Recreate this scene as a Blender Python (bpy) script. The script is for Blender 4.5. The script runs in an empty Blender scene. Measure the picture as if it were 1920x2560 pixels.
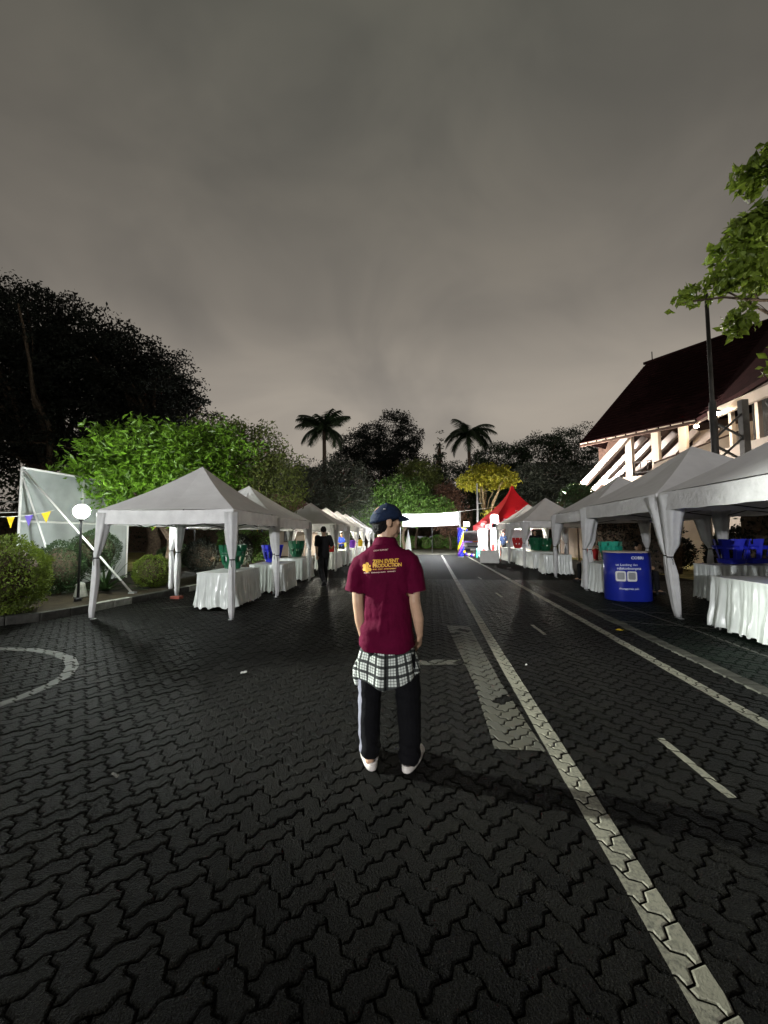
import bpy, bmesh, math, random
import numpy as np
from mathutils import Vector, Matrix, noise
from mathutils.bvhtree import BVHTree

R = math.radians
PI = math.pi
random.seed(7)
rng = np.random.default_rng(7)
scene = bpy.context.scene
col = scene.collection

# ------------------------------------------------------------------ camera, sky, exposure
cam_data = bpy.data.cameras.new('camera')
cam = bpy.data.objects.new('camera', cam_data)
col.objects.link(cam)
cam_data.sensor_fit = 'VERTICAL'
cam_data.sensor_height = 36.0
cam_data.sensor_width = 27.0
cam_data.lens = 36.0 * 962.0 / 2560.0
cam_data.clip_start = 0.05
cam_data.clip_end = 1500
PITCH, YAW, ROLL, CAM_Z = R(3.45), R(6.9), R(0.3), 1.48
fw = Vector((-math.sin(YAW) * math.cos(PITCH), math.cos(YAW) * math.cos(PITCH), math.sin(PITCH)))
rt = Vector((math.cos(YAW), math.sin(YAW), 0))
up = rt.cross(fw)
rt2 = rt * math.cos(ROLL) - up * math.sin(ROLL)
up2 = up * math.cos(ROLL) + rt * math.sin(ROLL)
cam.matrix_world = Matrix((
    (rt2.x, up2.x, -fw.x, 0), (rt2.y, up2.y, -fw.y, 0), (rt2.z, up2.z, -fw.z, CAM_Z), (0, 0, 0, 1)))
scene.camera = cam

world = bpy.data.worlds.new('World')
scene.world = world
world.use_nodes = True
wn, wl = world.node_tree.nodes, world.node_tree.links
wn.clear()
w_out = wn.new('ShaderNodeOutputWorld')
w_bg = wn.new('ShaderNodeBackground')
w_tc = wn.new('ShaderNodeTexCoord')
w_sep = wn.new('ShaderNodeSeparateXYZ')
w_ramp = wn.new('ShaderNodeValToRGB')
w_map = wn.new('ShaderNodeMapping')
w_map.inputs['Scale'].default_value = (1.0, 1.0, 1.5)
w_map.inputs['Location'].default_value = (0.35, 0.1, 0.2)
w_noise = wn.new('ShaderNodeTexNoise')
w_noise.inputs['Scale'].default_value = 2.6
w_noise.inputs['Detail'].default_value = 4.0
w_noise.inputs['Roughness'].default_value = 0.48
w_noise.inputs['Distortion'].default_value = 0.5
w_nr = wn.new('ShaderNodeMapRange')
w_nr.interpolation_type = 'SMOOTHSTEP'
w_nr.inputs['From Min'].default_value = 0.28
w_nr.inputs['From Max'].default_value = 0.72
w_nr.inputs['To Min'].default_value = 0.80
w_nr.inputs['To Max'].default_value = 1.14
w_mul = wn.new('ShaderNodeVectorMath'); w_mul.operation = 'SCALE'
w_dot = wn.new('ShaderNodeVectorMath'); w_dot.operation = 'DOT_PRODUCT'      # town glow, strongest beyond the end of the road
w_dot.inputs[1].default_value = (0.0, 0.80, 0.60)
w_gl = wn.new('ShaderNodeMapRange')
w_gl.inputs['From Min'].default_value = 0.45; w_gl.inputs['From Max'].default_value = 1.0
w_gl.inputs['To Min'].default_value = 0.66; w_gl.inputs['To Max'].default_value = 1.10
w_f = wn.new('ShaderNodeMath'); w_f.operation = 'MULTIPLY'
w_tint = wn.new('ShaderNodeMix'); w_tint.data_type = 'RGBA'; w_tint.blend_type = 'MULTIPLY'
w_tint.inputs[7].default_value = (0.96, 0.985, 1.03, 1)
w_tr = wn.new('ShaderNodeMapRange'); w_tr.inputs['From Min'].default_value = 0.75; w_tr.inputs['From Max'].default_value = 0.35
e = w_ramp.color_ramp.elements
e[0].position = 0.0; e[0].color = (0.400, 0.350, 0.292, 1)
e[1].position = 1.0; e[1].color = (0.082, 0.078, 0.064, 1)
for p, c in ((0.32, (0.345, 0.303, 0.253, 1)), (0.49, (0.200, 0.178, 0.149, 1)), (0.66, (0.142, 0.129, 0.107, 1)), (0.82, (0.104, 0.099, 0.081, 1))):
    q = w_ramp.color_ramp.elements.new(p); q.color = c
wl.new(w_tc.outputs['Generated'], w_sep.inputs[0])
wl.new(w_sep.outputs['Z'], w_ramp.inputs['Fac'])
wl.new(w_tc.outputs['Generated'], w_map.inputs['Vector'])
wl.new(w_map.outputs[0], w_noise.inputs['Vector'])
wl.new(w_noise.outputs['Fac'], w_nr.inputs['Value'])
wl.new(w_tc.outputs['Generated'], w_dot.inputs[0])
wl.new(w_dot.outputs['Value'], w_gl.inputs['Value'])
wl.new(w_gl.outputs[0], w_f.inputs[0]); wl.new(w_nr.outputs[0], w_f.inputs[1])
wl.new(w_noise.outputs['Fac'], w_tr.inputs['Value']); wl.new(w_tr.outputs[0], w_tint.inputs[0])
wl.new(w_ramp.outputs['Color'], w_tint.inputs[6])
wl.new(w_tint.outputs[2], w_mul.inputs[0])
wl.new(w_f.outputs[0], w_mul.inputs['Scale'])
wl.new(w_mul.outputs[0], w_bg.inputs['Color'])
w_bg.inputs['Strength'].default_value = 1.0
wl.new(w_bg.outputs[0], w_out.inputs['Surface'])

vs = scene.view_settings
vs.view_transform = 'Standard'; vs.look = 'None'; vs.exposure = 0.0; vs.gamma = 1.0
vs.use_curve_mapping = False
scene.render.engine = 'CYCLES'
cy = scene.cycles
cy.use_denoising = True
try:
    cy.denoiser = 'OPENIMAGEDENOISE'
except Exception:
    pass
cy.max_bounces = 5; cy.diffuse_bounces = 3; cy.glossy_bounces = 2
cy.transmission_bounces = 3; cy.volume_bounces = 0; cy.transparent_max_bounces = 6
cy.sample_clamp_indirect = 4.0
cy.caustics_reflective = False; cy.caustics_refractive = False
cy.use_light_tree = True

# strengths of the lamps of the place
S_GLOBE = 400.0      # globe lamps
S_FLOOD = 4200.0      # flood lamps, lens emission
S_BULB = 300.0       # bulbs

# ------------------------------------------------------------------ helpers
def rand(a, b): return random.uniform(a, b)

class MB:
    """collects geometry for ONE mesh object"""
    def __init__(s): s.v = []; s.f = []
    def add(s, V, F):
        o = len(s.v); s.v.extend([tuple(p) for p in V]); s.f.extend([tuple(i + o for i in f) for f in F]); return s
    def box(s, c, d, rz=0.0, m=None):
        hx, hy, hz = d[0] / 2, d[1] / 2, d[2] / 2
        V = [Vector((x, y, z)) for z in (-hz, hz) for y in (-hy, hy) for x in (-hx, hx)]
        if rz: V = [Matrix.Rotation(rz, 3, 'Z') @ p for p in V]
        if m is not None: V = [m @ p for p in V]
        V = [p + Vector(c) for p in V]
        return s.add(V, [(0, 2, 3, 1), (4, 5, 7, 6), (0, 1, 5, 4), (2, 6, 7, 3), (0, 4, 6, 2), (1, 3, 7, 5)])
    def bar(s, a, b, w, h=None, n=4):
        """straight prism bar between two points"""
        return s.tube([a, b], [w / 2 * 1.414, w / 2 * 1.414] if n == 4 else [w / 2, w / 2], n)
    def tube(s, pts, rad, n=8, cap=True):
        pts = [Vector(p) for p in pts]
        if not hasattr(rad, '__len__'): rad = [rad] * len(pts)
        rings = []
        t0 = (pts[1] - pts[0]).normalized()
        ref = Vector((0, 0, 1)) if abs(t0.z) < 0.9 else Vector((1, 0, 0))
        a = t0.cross(ref).normalized()
        for i, p in enumerate(pts):
            t = (pts[min(i + 1, len(pts) - 1)] - pts[max(i - 1, 0)]).normalized()
            a = (a - t * a.dot(t)).normalized(); b = t.cross(a)
            rings.append([p + (a * math.cos(2 * PI * (k + .5) / n) + b * math.sin(2 * PI * (k + .5) / n)) * rad[i] for k in range(n)])
        return s.loft(rings, cap)
    def loft(s, rings, cap=True, closed=True):
        n = len(rings[0]); V = [p for r in rings for p in r]; F = []
        for i in range(len(rings) - 1):
            for k in range(n if closed else n - 1):
                k2 = (k + 1) % n
                F.append((i * n + k, i * n + k2, (i + 1) * n + k2, (i + 1) * n + k))
        if cap:
            F.append(tuple(range(n))[::-1]); F.append(tuple((len(rings) - 1) * n + k for k in range(n)))
        return s.add(V, F)
    def lathe(s, prof, n=16, c=(0, 0, 0), cap=True):
        rings = [[Vector((c[0] + r * math.cos(2 * PI * k / n), c[1] + r * math.sin(2 * PI * k / n), c[2] + z)) for k in range(n)] for r, z in prof]
        return s.loft(rings, cap)
    def ball(s, c, r, n=12, m=8):
        rx, ry, rz = r if hasattr(r, '__len__') else (r, r, r)
        rings = []
        for i in range(m + 1):
            a = PI * (i + 0.02) / (m + 0.04) - PI / 2
            rings.append([Vector((c[0] + rx * math.cos(a) * math.cos(2 * PI * k / n), c[1] + ry * math.cos(a) * math.sin(2 * PI * k / n), c[2] + rz * math.sin(a))) for k in range(n)])
        return s.loft(rings, True)
    def mesh(s, name='m', smooth=False):
        me = bpy.data.meshes.new(name); me.from_pydata([tuple(p) for p in s.v], [], s.f)
        me.validate(verbose=False)
        if smooth: me.polygons.foreach_set('use_smooth', [True] * len(me.polygons))
        me.update(); return me
    def build(s, name, mat, parent=None, smooth=False, bevel=0.0):
        me = s.mesh(name, smooth)
        if bevel:
            bm = bmesh.new(); bm.from_mesh(me)
            ed = [x for x in bm.edges if len(x.link_faces) == 2 and x.calc_face_angle(0) > 0.6]
            bmesh.ops.bevel(bm, geom=ed, offset=bevel, segments=2, affect='EDGES', profile=0.6)
            bm.to_mesh(me); bm.free()
        return obj(name, me, mat, parent)

def obj(name, me, mat=None, parent=None, loc=None):
    o = bpy.data.objects.new(name, me); col.objects.link(o)
    if mat is not None and me is not None and len(me.materials) == 0: me.materials.append(mat)
    if parent is not None: o.parent = parent
    if loc is not None: o.location = loc
    return o

def np_mesh(name, V, F, smooth=False):
    """V (n,3) array, F (m,k) array of equal sized polygons"""
    me = bpy.data.meshes.new(name)
    V = np.asarray(V, np.float32); F = np.asarray(F, np.int32); m, k = F.shape
    me.vertices.add(len(V)); me.vertices.foreach_set('co', V.ravel())
    me.loops.add(m * k); me.loops.foreach_set('vertex_index', F.ravel())
    me.polygons.add(m)
    me.polygons.foreach_set('loop_start', np.arange(0, m * k, k, dtype=np.int32))
    try: me.polygons.foreach_set('loop_total', np.full(m, k, np.int32))
    except Exception: pass
    me.polygons.foreach_set('use_smooth', np.full(m, bool(smooth)))
    me.update(calc_edges=True); me.validate(verbose=False)
    return me

def tag(o, label=None, cat=None, group=None, kind=None):
    if label: o['label'] = label
    if cat: o['category'] = cat
    if group: o['group'] = group
    if kind: o['kind'] = kind
    return o
def thing(name, label, cat, loc=(0, 0, 0), rz=0.0, group=None):
    o = bpy.data.objects.new(name, None); col.objects.link(o)
    o.empty_display_size = 0.2
    o.location = loc; o.rotation_euler = (0, 0, rz)
    return tag(o, label, cat, group)
def struct(o): o['kind'] = 'structure'; return o
KIDS = {}
def copy_tree(o, parent=None):
    c = o.copy(); col.objects.link(c)
    if parent is not None: c.parent = parent
    for ch in list(o.children): copy_tree(ch, c)
    return c

# ------------------------------------------------------------------ materials
def mat(name, color, rough=0.6, spec=0.4, vary=0.0, vscale=6.0, bump=0.0, bscale=40.0, metal=0.0,
        transl=0.0, island=0.0, objrand=0.0, coat=0.0, sheen=0.0, color2=None, detail=5.0):
    m = bpy.data.materials.new(name); m.use_nodes = True
    N, L = m.node_tree.nodes, m.node_tree.links
    N.clear()
    out = N.new('ShaderNodeOutputMaterial'); b = N.new('ShaderNodeBsdfPrincipled')
    b.inputs['Roughness'].default_value = rough
    b.inputs['Specular IOR Level'].default_value = spec
    b.inputs['Metallic'].default_value = metal
    if coat: b.inputs['Coat Weight'].default_value = coat
    if sheen: b.inputs['Sheen Weight'].default_value = sheen
    rgb = N.new('ShaderNodeRGB'); rgb.outputs[0].default_value = (*color, 1)
    src = rgb.outputs[0]
    tc = N.new('ShaderNodeTexCoord')
    if vary or color2:
        nz = N.new('ShaderNodeTexNoise'); nz.inputs['Scale'].default_value = vscale; nz.inputs['Detail'].default_value = detail
        L.new(tc.outputs['Object'], nz.inputs['Vector'])
        if color2:
            mr = N.new('ShaderNodeMapRange'); mr.inputs['From Min'].default_value = 0.35; mr.inputs['From Max'].default_value = 0.65
            L.new(nz.outputs['Fac'], mr.inputs['Value'])
            mx = N.new('ShaderNodeMix'); mx.data_type = 'RGBA'
            L.new(mr.outputs[0], mx.inputs[0]); L.new(src, mx.inputs[6]); mx.inputs[7].default_value = (*color2, 1)
            src = mx.outputs[2]
        if vary:
            mr = N.new('ShaderNodeMapRange'); mr.inputs['From Min'].default_value = 0.3; mr.inputs['From Max'].default_value = 0.7
            mr.inputs['To Min'].default_value = 1 - vary; mr.inputs['To Max'].default_value = 1 + vary
            L.new(nz.outputs['Fac'], mr.inputs['Value'])
            sc = N.new('ShaderNodeVectorMath'); sc.operation = 'SCALE'
            L.new(src, sc.inputs[0]); L.new(mr.outputs[0], sc.inputs['Scale']); src = sc.outputs[0]
    for amt, node, sock in ((island, 'ShaderNodeNewGeometry', 'Random Per Island'), (objrand, 'ShaderNodeObjectInfo', 'Random')):
        if amt:
            g = N.new(node); mr = N.new('ShaderNodeMapRange')
            mr.inputs['To Min'].default_value = 1 - amt; mr.inputs['To Max'].default_value = 1 + amt
            L.new(g.outputs[sock], mr.inputs['Value'])
            sc = N.new('ShaderNodeVectorMath'); sc.operation = 'SCALE'
            L.new(src, sc.inputs[0]); L.new(mr.outputs[0], sc.inputs['Scale']); src = sc.outputs[0]
    L.new(src, b.inputs['Base Color'])
    if bump:
        nb = N.new('ShaderNodeTexNoise'); nb.inputs['Scale'].default_value = bscale; nb.inputs['Detail'].default_value = 6.0
        L.new(tc.outputs['Object'], nb.inputs['Vector'])
        bp = N.new('ShaderNodeBump'); bp.inputs['Strength'].default_value = bump; bp.inputs['Distance'].default_value = 0.02
        L.new(nb.outputs['Fac'], bp.inputs['Height']); L.new(bp.outputs[0], b.inputs['Normal'])
    sh = b.outputs[0]
    if transl:
        t = N.new('ShaderNodeBsdfTranslucent'); L.new(src, t.inputs['Color'])
        mx = N.new('ShaderNodeMixShader'); mx.inputs[0].default_value = transl
        L.new(sh, mx.inputs[1]); L.new(t.outputs[0], mx.inputs[2]); sh = mx.outputs[0]
    L.new(sh, out.inputs['Surface'])
    return m

def emis(name, color, strength):
    m = bpy.data.materials.new(name); m.use_nodes = True
    N, L = m.node_tree.nodes, m.node_tree.links; N.clear()
    out = N.new('ShaderNodeOutputMaterial'); em = N.new('ShaderNodeEmission')
    em.inputs['Color'].default_value = (*color, 1); em.inputs['Strength'].default_value = strength
    L.new(em.outputs[0], out.inputs['Surface'])
    return m

def paver_mat(name, color, green=0.0):
    m = mat(name, color, rough=0.52, spec=0.065, vary=0.55, vscale=0.9, bump=0.0, island=0.5, objrand=0.5)
    N, L = m.node_tree.nodes, m.node_tree.links
    b = [n for n in N if n.type == 'BSDF_PRINCIPLED'][0]
    geo = N.new('ShaderNodeNewGeometry')
    n1 = N.new('ShaderNodeTexNoise'); n1.inputs['Scale'].default_value = 190.0; n1.inputs['Detail'].default_value = 3.0; n1.inputs['Roughness'].default_value = 0.65
    n2 = N.new('ShaderNodeTexVoronoi'); n2.inputs['Scale'].default_value = 120.0
    L.new(geo.outputs['Position'], n1.inputs['Vector']); L.new(geo.outputs['Position'], n2.inputs['Vector'])
    ad = N.new('ShaderNodeMath'); ad.operation = 'MULTIPLY_ADD'; ad.inputs[1].default_value = 0.6
    L.new(n2.outputs['Distance'], ad.inputs[0]); L.new(n1.outputs['Fac'], ad.inputs[2])
    bp = N.new('ShaderNodeBump'); bp.inputs['Strength'].default_value = 1.0; bp.inputs['Distance'].default_value = 0.024
    L.new(ad.outputs[0], bp.inputs['Height']); L.new(bp.outputs[0], b.inputs['Normal'])
    # pale aggregate grains
    src = b.inputs['Base Color'].links[0].from_socket
    n3 = N.new('ShaderNodeTexNoise'); n3.inputs['Scale'].default_value = 260.0; n3.inputs['Detail'].default_value = 1.0
    L.new(geo.outputs['Position'], n3.inputs['Vector'])
    mr = N.new('ShaderNodeMapRange'); mr.inputs['From Min'].default_value = 0.64; mr.inputs['From Max'].default_value = 0.76; mr.inputs['To Max'].default_value = 0.8
    L.new(n3.outputs['Fac'], mr.inputs['Value'])
    mx = N.new('ShaderNodeMix'); mx.data_type = 'RGBA'
    L.new(mr.outputs[0], mx.inputs[0]); L.new(src, mx.inputs[6]); mx.inputs[7].default_value = (color[0] * 13, color[1] * 13, color[2] * 12, 1)
    L.new(mx.outputs[2], b.inputs['Base Color'])
    return m

def paint_mat(name, color, wear=0.45):
    m = mat(name, color, rough=0.6, spec=0.35)
    N, L = m.node_tree.nodes, m.node_tree.links
    b = [n for n in N if n.type == 'BSDF_PRINCIPLED'][0]
    geo = N.new('ShaderNodeNewGeometry')
    n1 = N.new('ShaderNodeTexNoise'); n1.inputs['Scale'].default_value = 55.0; n1.inputs['Detail'].default_value = 7.0; n1.inputs['Roughness'].default_value = 0.7
    n0 = N.new('ShaderNodeTexNoise'); n0.inputs['Scale'].default_value = 2.3; n0.inputs['Detail'].default_value = 3.0
    L.new(geo.outputs['Position'], n1.inputs['Vector']); L.new(geo.outputs['Position'], n0.inputs['Vector'])
    ad = N.new('ShaderNodeMath'); ad.operation = 'MULTIPLY_ADD'; ad.inputs[1].default_value = 0.6
    L.new(n0.outputs['Fac'], ad.inputs[0]); L.new(n1.outputs['Fac'], ad.inputs[2])
    mr = N.new('ShaderNodeMapRange'); mr.inputs['From Min'].default_value = 0.5 + wear * 0.35; mr.inputs['From Max'].default_value = 0.72 + wear * 0.35
    mr.inputs['To Min'].default_value = 1.0; mr.inputs['To Max'].default_value = 0.12
    L.new(ad.outputs[0], mr.inputs['Value'])
    mx = N.new('ShaderNodeMix'); mx.data_type = 'RGBA'
    L.new(mr.outputs[0], mx.inputs[0]); mx.inputs[6].default_value = (0.07, 0.07, 0.06, 1); mx.inputs[7].default_value = (*color, 1)
    L.new(mx.outputs[2], b.inputs['Base Color'])
    bp = N.new('ShaderNodeBump'); bp.inputs['Strength'].default_value = 0.6; bp.inputs['Distance'].default_value = 0.004
    n2 = N.new('ShaderNodeTexNoise'); n2.inputs['Scale'].default_value = 170.0
    L.new(geo.outputs['Position'], n2.inputs['Vector'])
    L.new(n2.outputs['Fac'], bp.inputs['Height']); L.new(bp.outputs[0], b.inputs['Normal'])
    return m

MT = dict(
    paver=paver_mat('paver_stone', (0.0052, 0.0049, 0.0038)),
    paver_dark=paver_mat('paver_dark', (0.0045, 0.0044, 0.0039)),
    paver_green=paver_mat('paver_green', (0.0065, 0.0125, 0.0085)),
    sand=mat('joint_sand', (0.018, 0.017, 0.015), 0.9, 0.1),
    asphalt=mat('asphalt', (0.0085, 0.0081, 0.0066), 0.85, 0.05, vary=0.4, vscale=1.5, bump=1.0, bscale=120),
    soil=mat('soil', (0.030, 0.024, 0.015), 0.9, 0.1, vary=0.4, vscale=3, bump=0.8, bscale=30),
    lawn=mat('lawn', (0.14, 0.14, 0.045), 0.9, 0.1, vary=0.4, vscale=2, bump=0.9, bscale=50, color2=(0.22, 0.18, 0.07)),
    paint=paint_mat('road_paint', (0.26, 0.25, 0.195), 0.75),
    paint_worn=paint_mat('worn_paint', (0.085, 0.08, 0.06), 0.45),
    paint_thin=paint_mat('thin_paint', (0.06, 0.06, 0.05), 0.35),
    canopy=mat('canopy_cloth', (0.80, 0.78, 0.78), 0.65, 0.3, vary=0.06, vscale=3, bump=0.25, bscale=7, transl=0.16),
    valance=mat('valance_cloth', (0.80, 0.79, 0.79), 0.45, 0.5, vary=0.10, vscale=5, bump=0.9, bscale=13, transl=0.12),
    drape=mat('drape_cloth', (0.70, 0.70, 0.70), 0.5, 0.4, vary=0.08, vscale=6, bump=0.3, bscale=14, transl=0.15),
    satin=mat('satin_cloth', (0.72, 0.76, 0.73), 0.24, 0.7, vary=0.05, vscale=8, bump=0.12, bscale=18, sheen=0.3),
    tabletop=mat('table_cloth', (0.70, 0.71, 0.70), 0.5, 0.4, bump=0.15, bscale=12),
    steel=mat('steel_tube', (0.42, 0.43, 0.43), 0.4, 0.5, metal=0.7),
    dark_steel=mat('dark_steel', (0.035, 0.033, 0.032), 0.5, 0.4, vary=0.3),
    black=mat('black_plastic', (0.012, 0.012, 0.013), 0.5, 0.4),
    black_cloth=mat('black_cloth', (0.010, 0.010, 0.011), 0.85, 0.2),
    trousers=mat('trouser_cloth', (0.0035, 0.0035, 0.0045), 0.85, 0.12, bump=0.2, bscale=60),
    stripe=mat('trouser_lit_edge', (0.17, 0.17, 0.21), 0.8, 0.2),  # pale tone for the lamp-lit edge of the left leg
    maroon=mat('maroon_cloth', (0.074, 0.0016, 0.018), 0.85, 0.08, vary=0.14, vscale=14, bump=0.3, bscale=45),
    navy=mat('navy_cloth', (0.006, 0.014, 0.038), 0.8, 0.2, vary=0.2, vscale=30, bump=0.3, bscale=90),
    skin=mat('skin', (0.44, 0.275, 0.18), 0.5, 0.4, vary=0.10, vscale=18, bump=0.12, bscale=70),
    hair=mat('hair', (0.006, 0.005, 0.005), 0.6, 0.15, bump=0.8, bscale=140),
    sandal=mat('sandal_rubber', (0.62, 0.58, 0.54), 0.55, 0.4, vary=0.15, vscale=25),
    sandal_dark=mat('sandal_dark', (0.10, 0.09, 0.085), 0.55, 0.4),
    print_gold=mat('print_gold', (0.66, 0.37, 0.04), 0.5, 0.4),
    print_pale=mat('print_pale', (0.60, 0.42, 0.34), 0.5, 0.4),
    white=mat('white_paint', (0.74, 0.74, 0.72), 0.5, 0.4, vary=0.05, vscale=4),
    white_cloth=mat('banner_cloth', (0.80, 0.82, 0.84), 0.6, 0.3, transl=0.45),
    board=mat('board_cloth', (0.42, 0.45, 0.455), 0.6, 0.3, vary=0.14, vscale=2.2, bump=0.2, bscale=6, transl=0.1),
    paper=mat('paper', (0.66, 0.56, 0.54), 0.6, 0.3, vary=0.08, vscale=14),
    green_pl=mat('green_plastic', (0.008, 0.10, 0.045), 0.32, 0.5),
    teal_pl=mat('teal_plastic', (0.02, 0.32, 0.22), 0.35, 0.5),
    blue_pl=mat('blue_plastic', (0.025, 0.035, 0.58), 0.30, 0.5),
    red_pl=mat('red_plastic', (0.42, 0.012, 0.012), 0.35, 0.5),
    purple_pl=mat('purple_plastic', (0.20, 0.05, 0.55), 0.35, 0.5),
    yellow_pl=mat('yellow_plastic', (0.75, 0.52, 0.01), 0.35, 0.5),
    pink_pl=mat('pink_plastic', (0.75, 0.20, 0.60), 0.4, 0.5),
    counter=mat('counter_print', (0.012, 0.024, 0.30), 0.28, 0.5, vary=0.1, vscale=3),
    print_white=mat('print_white', (0.62, 0.66, 0.78), 0.45, 0.4),
    print_grey=mat('print_grey', (0.28, 0.29, 0.30), 0.5, 0.4),
    bunt_yellow=mat('bunting_yellow', (0.80, 0.55, 0.02), 0.6, 0.3, transl=0.3),
    bunt_purple=mat('bunting_purple', (0.16, 0.11, 0.50), 0.6, 0.3, transl=0.3),
    rope=mat('rope', (0.60, 0.60, 0.54), 0.7, 0.2),
    bark=mat('bark', (0.075, 0.055, 0.040), 0.9, 0.15, vary=0.4, vscale=9, bump=0.9, bscale=22),
    bark_pale=mat('bark_pale', (0.22, 0.17, 0.10), 0.9, 0.15, vary=0.35, vscale=9, bump=0.9, bscale=22),
    roof=mat('roof_tile', (0.018, 0.0070, 0.0070), 0.95, 0.04, vary=0.3, vscale=4, bump=0.6, bscale=14),
    brown_roof=mat('brown_roof', (0.11, 0.055, 0.04), 0.75, 0.25, vary=0.3, vscale=4),
    wall=mat('beige_wall', (0.40, 0.33, 0.27), 0.7, 0.3, vary=0.12, vscale=1.5, bump=0.15, bscale=25),
    column=mat('column_plaster', (0.58, 0.48, 0.39), 0.7, 0.3, vary=0.08, vscale=2),
    beam=mat('fin_plaster', (0.46, 0.40, 0.38), 0.7, 0.3, vary=0.12, vscale=2),
    dark_wall=mat('dark_glass', (0.02, 0.019, 0.018), 0.2, 0.5),
    wood=mat('dark_wood', (0.055, 0.030, 0.022), 0.6, 0.3, vary=0.3, vscale=5),
    glass=mat('window_glass', (0.16, 0.16, 0.17), 0.12, 0.6, vary=0.3, vscale=3),
    kerb_dark=mat('kerb_dark', (0.035, 0.034, 0.030), 0.8, 0.2, vary=0.4, vscale=9, bump=0.6, bscale=40),
    kerb_pale=mat('kerb_pale', (0.24, 0.24, 0.21), 0.8, 0.2, vary=0.35, vscale=9, bump=0.6, bscale=40),
    edge=mat('edge_stone', (0.075, 0.075, 0.062), 0.8, 0.2, vary=0.3, vscale=6, bump=0.6, bscale=50, objrand=0.25),
    red_cloth=mat('red_cloth', (0.48, 0.008, 0.014), 0.5, 0.4, transl=0.2, vary=0.06, vscale=3),
    van=mat('van_paint', (0.32, 0.33, 0.33), 0.35, 0.5, coat=0.3),
    purple=mat('purple_print', (0.24, 0.16, 0.55), 0.5, 0.4),
    orange=mat('orange_print', (0.75, 0.30, 0.02), 0.5, 0.4),
    tyre=mat('tyre', (0.015, 0.015, 0.015), 0.8, 0.2),
    sign_red=mat('sign_red', (0.55, 0.015, 0.015), 0.4, 0.4),
    globe=emis('lit_globe', (0.93, 1.0, 0.93), S_GLOBE),
    flood=emis('lit_flood', (1.0, 0.93, 0.84), S_FLOOD),
    flood_cool=emis('lit_flood_cool', (0.95, 1.0, 0.92), S_FLOOD * 1.4),
    bulb=emis('lit_bulb', (1.0, 0.80, 0.55), S_BULB),
    tent_bulb=emis('lit_tent_bulb', (1.0, .94, .78), 3000.0),
    carlight=emis('lit_headlight', (1.0, 0.95, 0.85), 12.0),
    taillight=emis('lit_taillight', (1.0, 0.16, 0.04), 6.0),
)
def leafmat(name, c, rough=0.45, transl=0.28, island=0.45):
    return mat(name, c, rough, 0.4, vary=0.25, vscale=1.2, transl=transl, island=island)
LEAF = dict(
    dark=leafmat('leaf_dark', (0.020, 0.034, 0.014)),
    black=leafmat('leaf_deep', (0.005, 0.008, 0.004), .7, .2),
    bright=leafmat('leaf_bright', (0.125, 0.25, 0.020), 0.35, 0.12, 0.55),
    mid=leafmat('leaf_mid', (0.085, 0.16, 0.03)),
    olive=leafmat('leaf_olive', (0.10, 0.125, 0.028)),
    grey=leafmat('leaf_grey', (0.042, 0.048, 0.034)),
    yellow=leafmat('leaf_yellow', (0.30, 0.285, 0.025), 0.5, 0.35, 0.4),
    brown=leafmat('leaf_brown', (0.14, 0.075, 0.05)),
    shrub=leafmat('leaf_shrub', (0.125, 0.175, 0.020), 0.5, 0.2, 0.4),
    topiary=leafmat('leaf_topiary', (0.030, 0.060, 0.018), 0.5, 0.2, 0.4),
    near=leafmat('leaf_near', (0.17, 0.24, 0.03), 0.38, 0.35, 0.5),
)

# ------------------------------------------------------------------ ground, paving, markings
def sheet(name, pts, z, m, parent=None):
    me = bpy.data.meshes.new(name); me.from_pydata([(x, y, z) for x, y in pts], [], [tuple(range(len(pts)))])
    me.update(); return obj(name, me, m, parent)

struct(sheet('ground', [(-300, -60), (300, -60), (300, 600), (-300, 600)], -0.06, MT['soil']))
pavement = struct(sheet('pavement', [(-12, -3), (8.3, -3), (8.3, 13.2), (-12, 13.2)], -0.0120, MT['sand']))
struct(sheet('road', [(-8, 13.2), (8.3, 13.2), (8.3, 70), (-8, 70)], -0.006, MT['asphalt']))
struct(sheet('cross_road', [(-40, 29.5), (40, 29.5), (40, 40), (-40, 40)], -0.002, mat('far_concrete', (.16, .15, .12), .8, .2, vary=.3, vscale=1.5, bump=.3, bscale=30)))

KERB = [(-11.5, 3.3), (-9.4, 4.1), (-8.1, 4.9), (-7.16, 5.71), (-6.88, 6.0), (-6.74, 6.40), (-6.66, 6.9), (-6.62, 7.5), (-6.46, 9.15), (-6.36, 11.05), (-6.5, 13.2), (-6.9, 16.0), (-7.1, 22.0), (-7.2, 29.0)]
def kerb_x_at(y):
    for (x0, y0), (x1, y1) in zip(KERB, KERB[1:]):
        if y0 <= y <= y1: return x0 + (x1 - x0) * (y - y0) / (y1 - y0)
    return KERB[0][0] if y < KERB[0][1] else KERB[-1][0]

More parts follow.
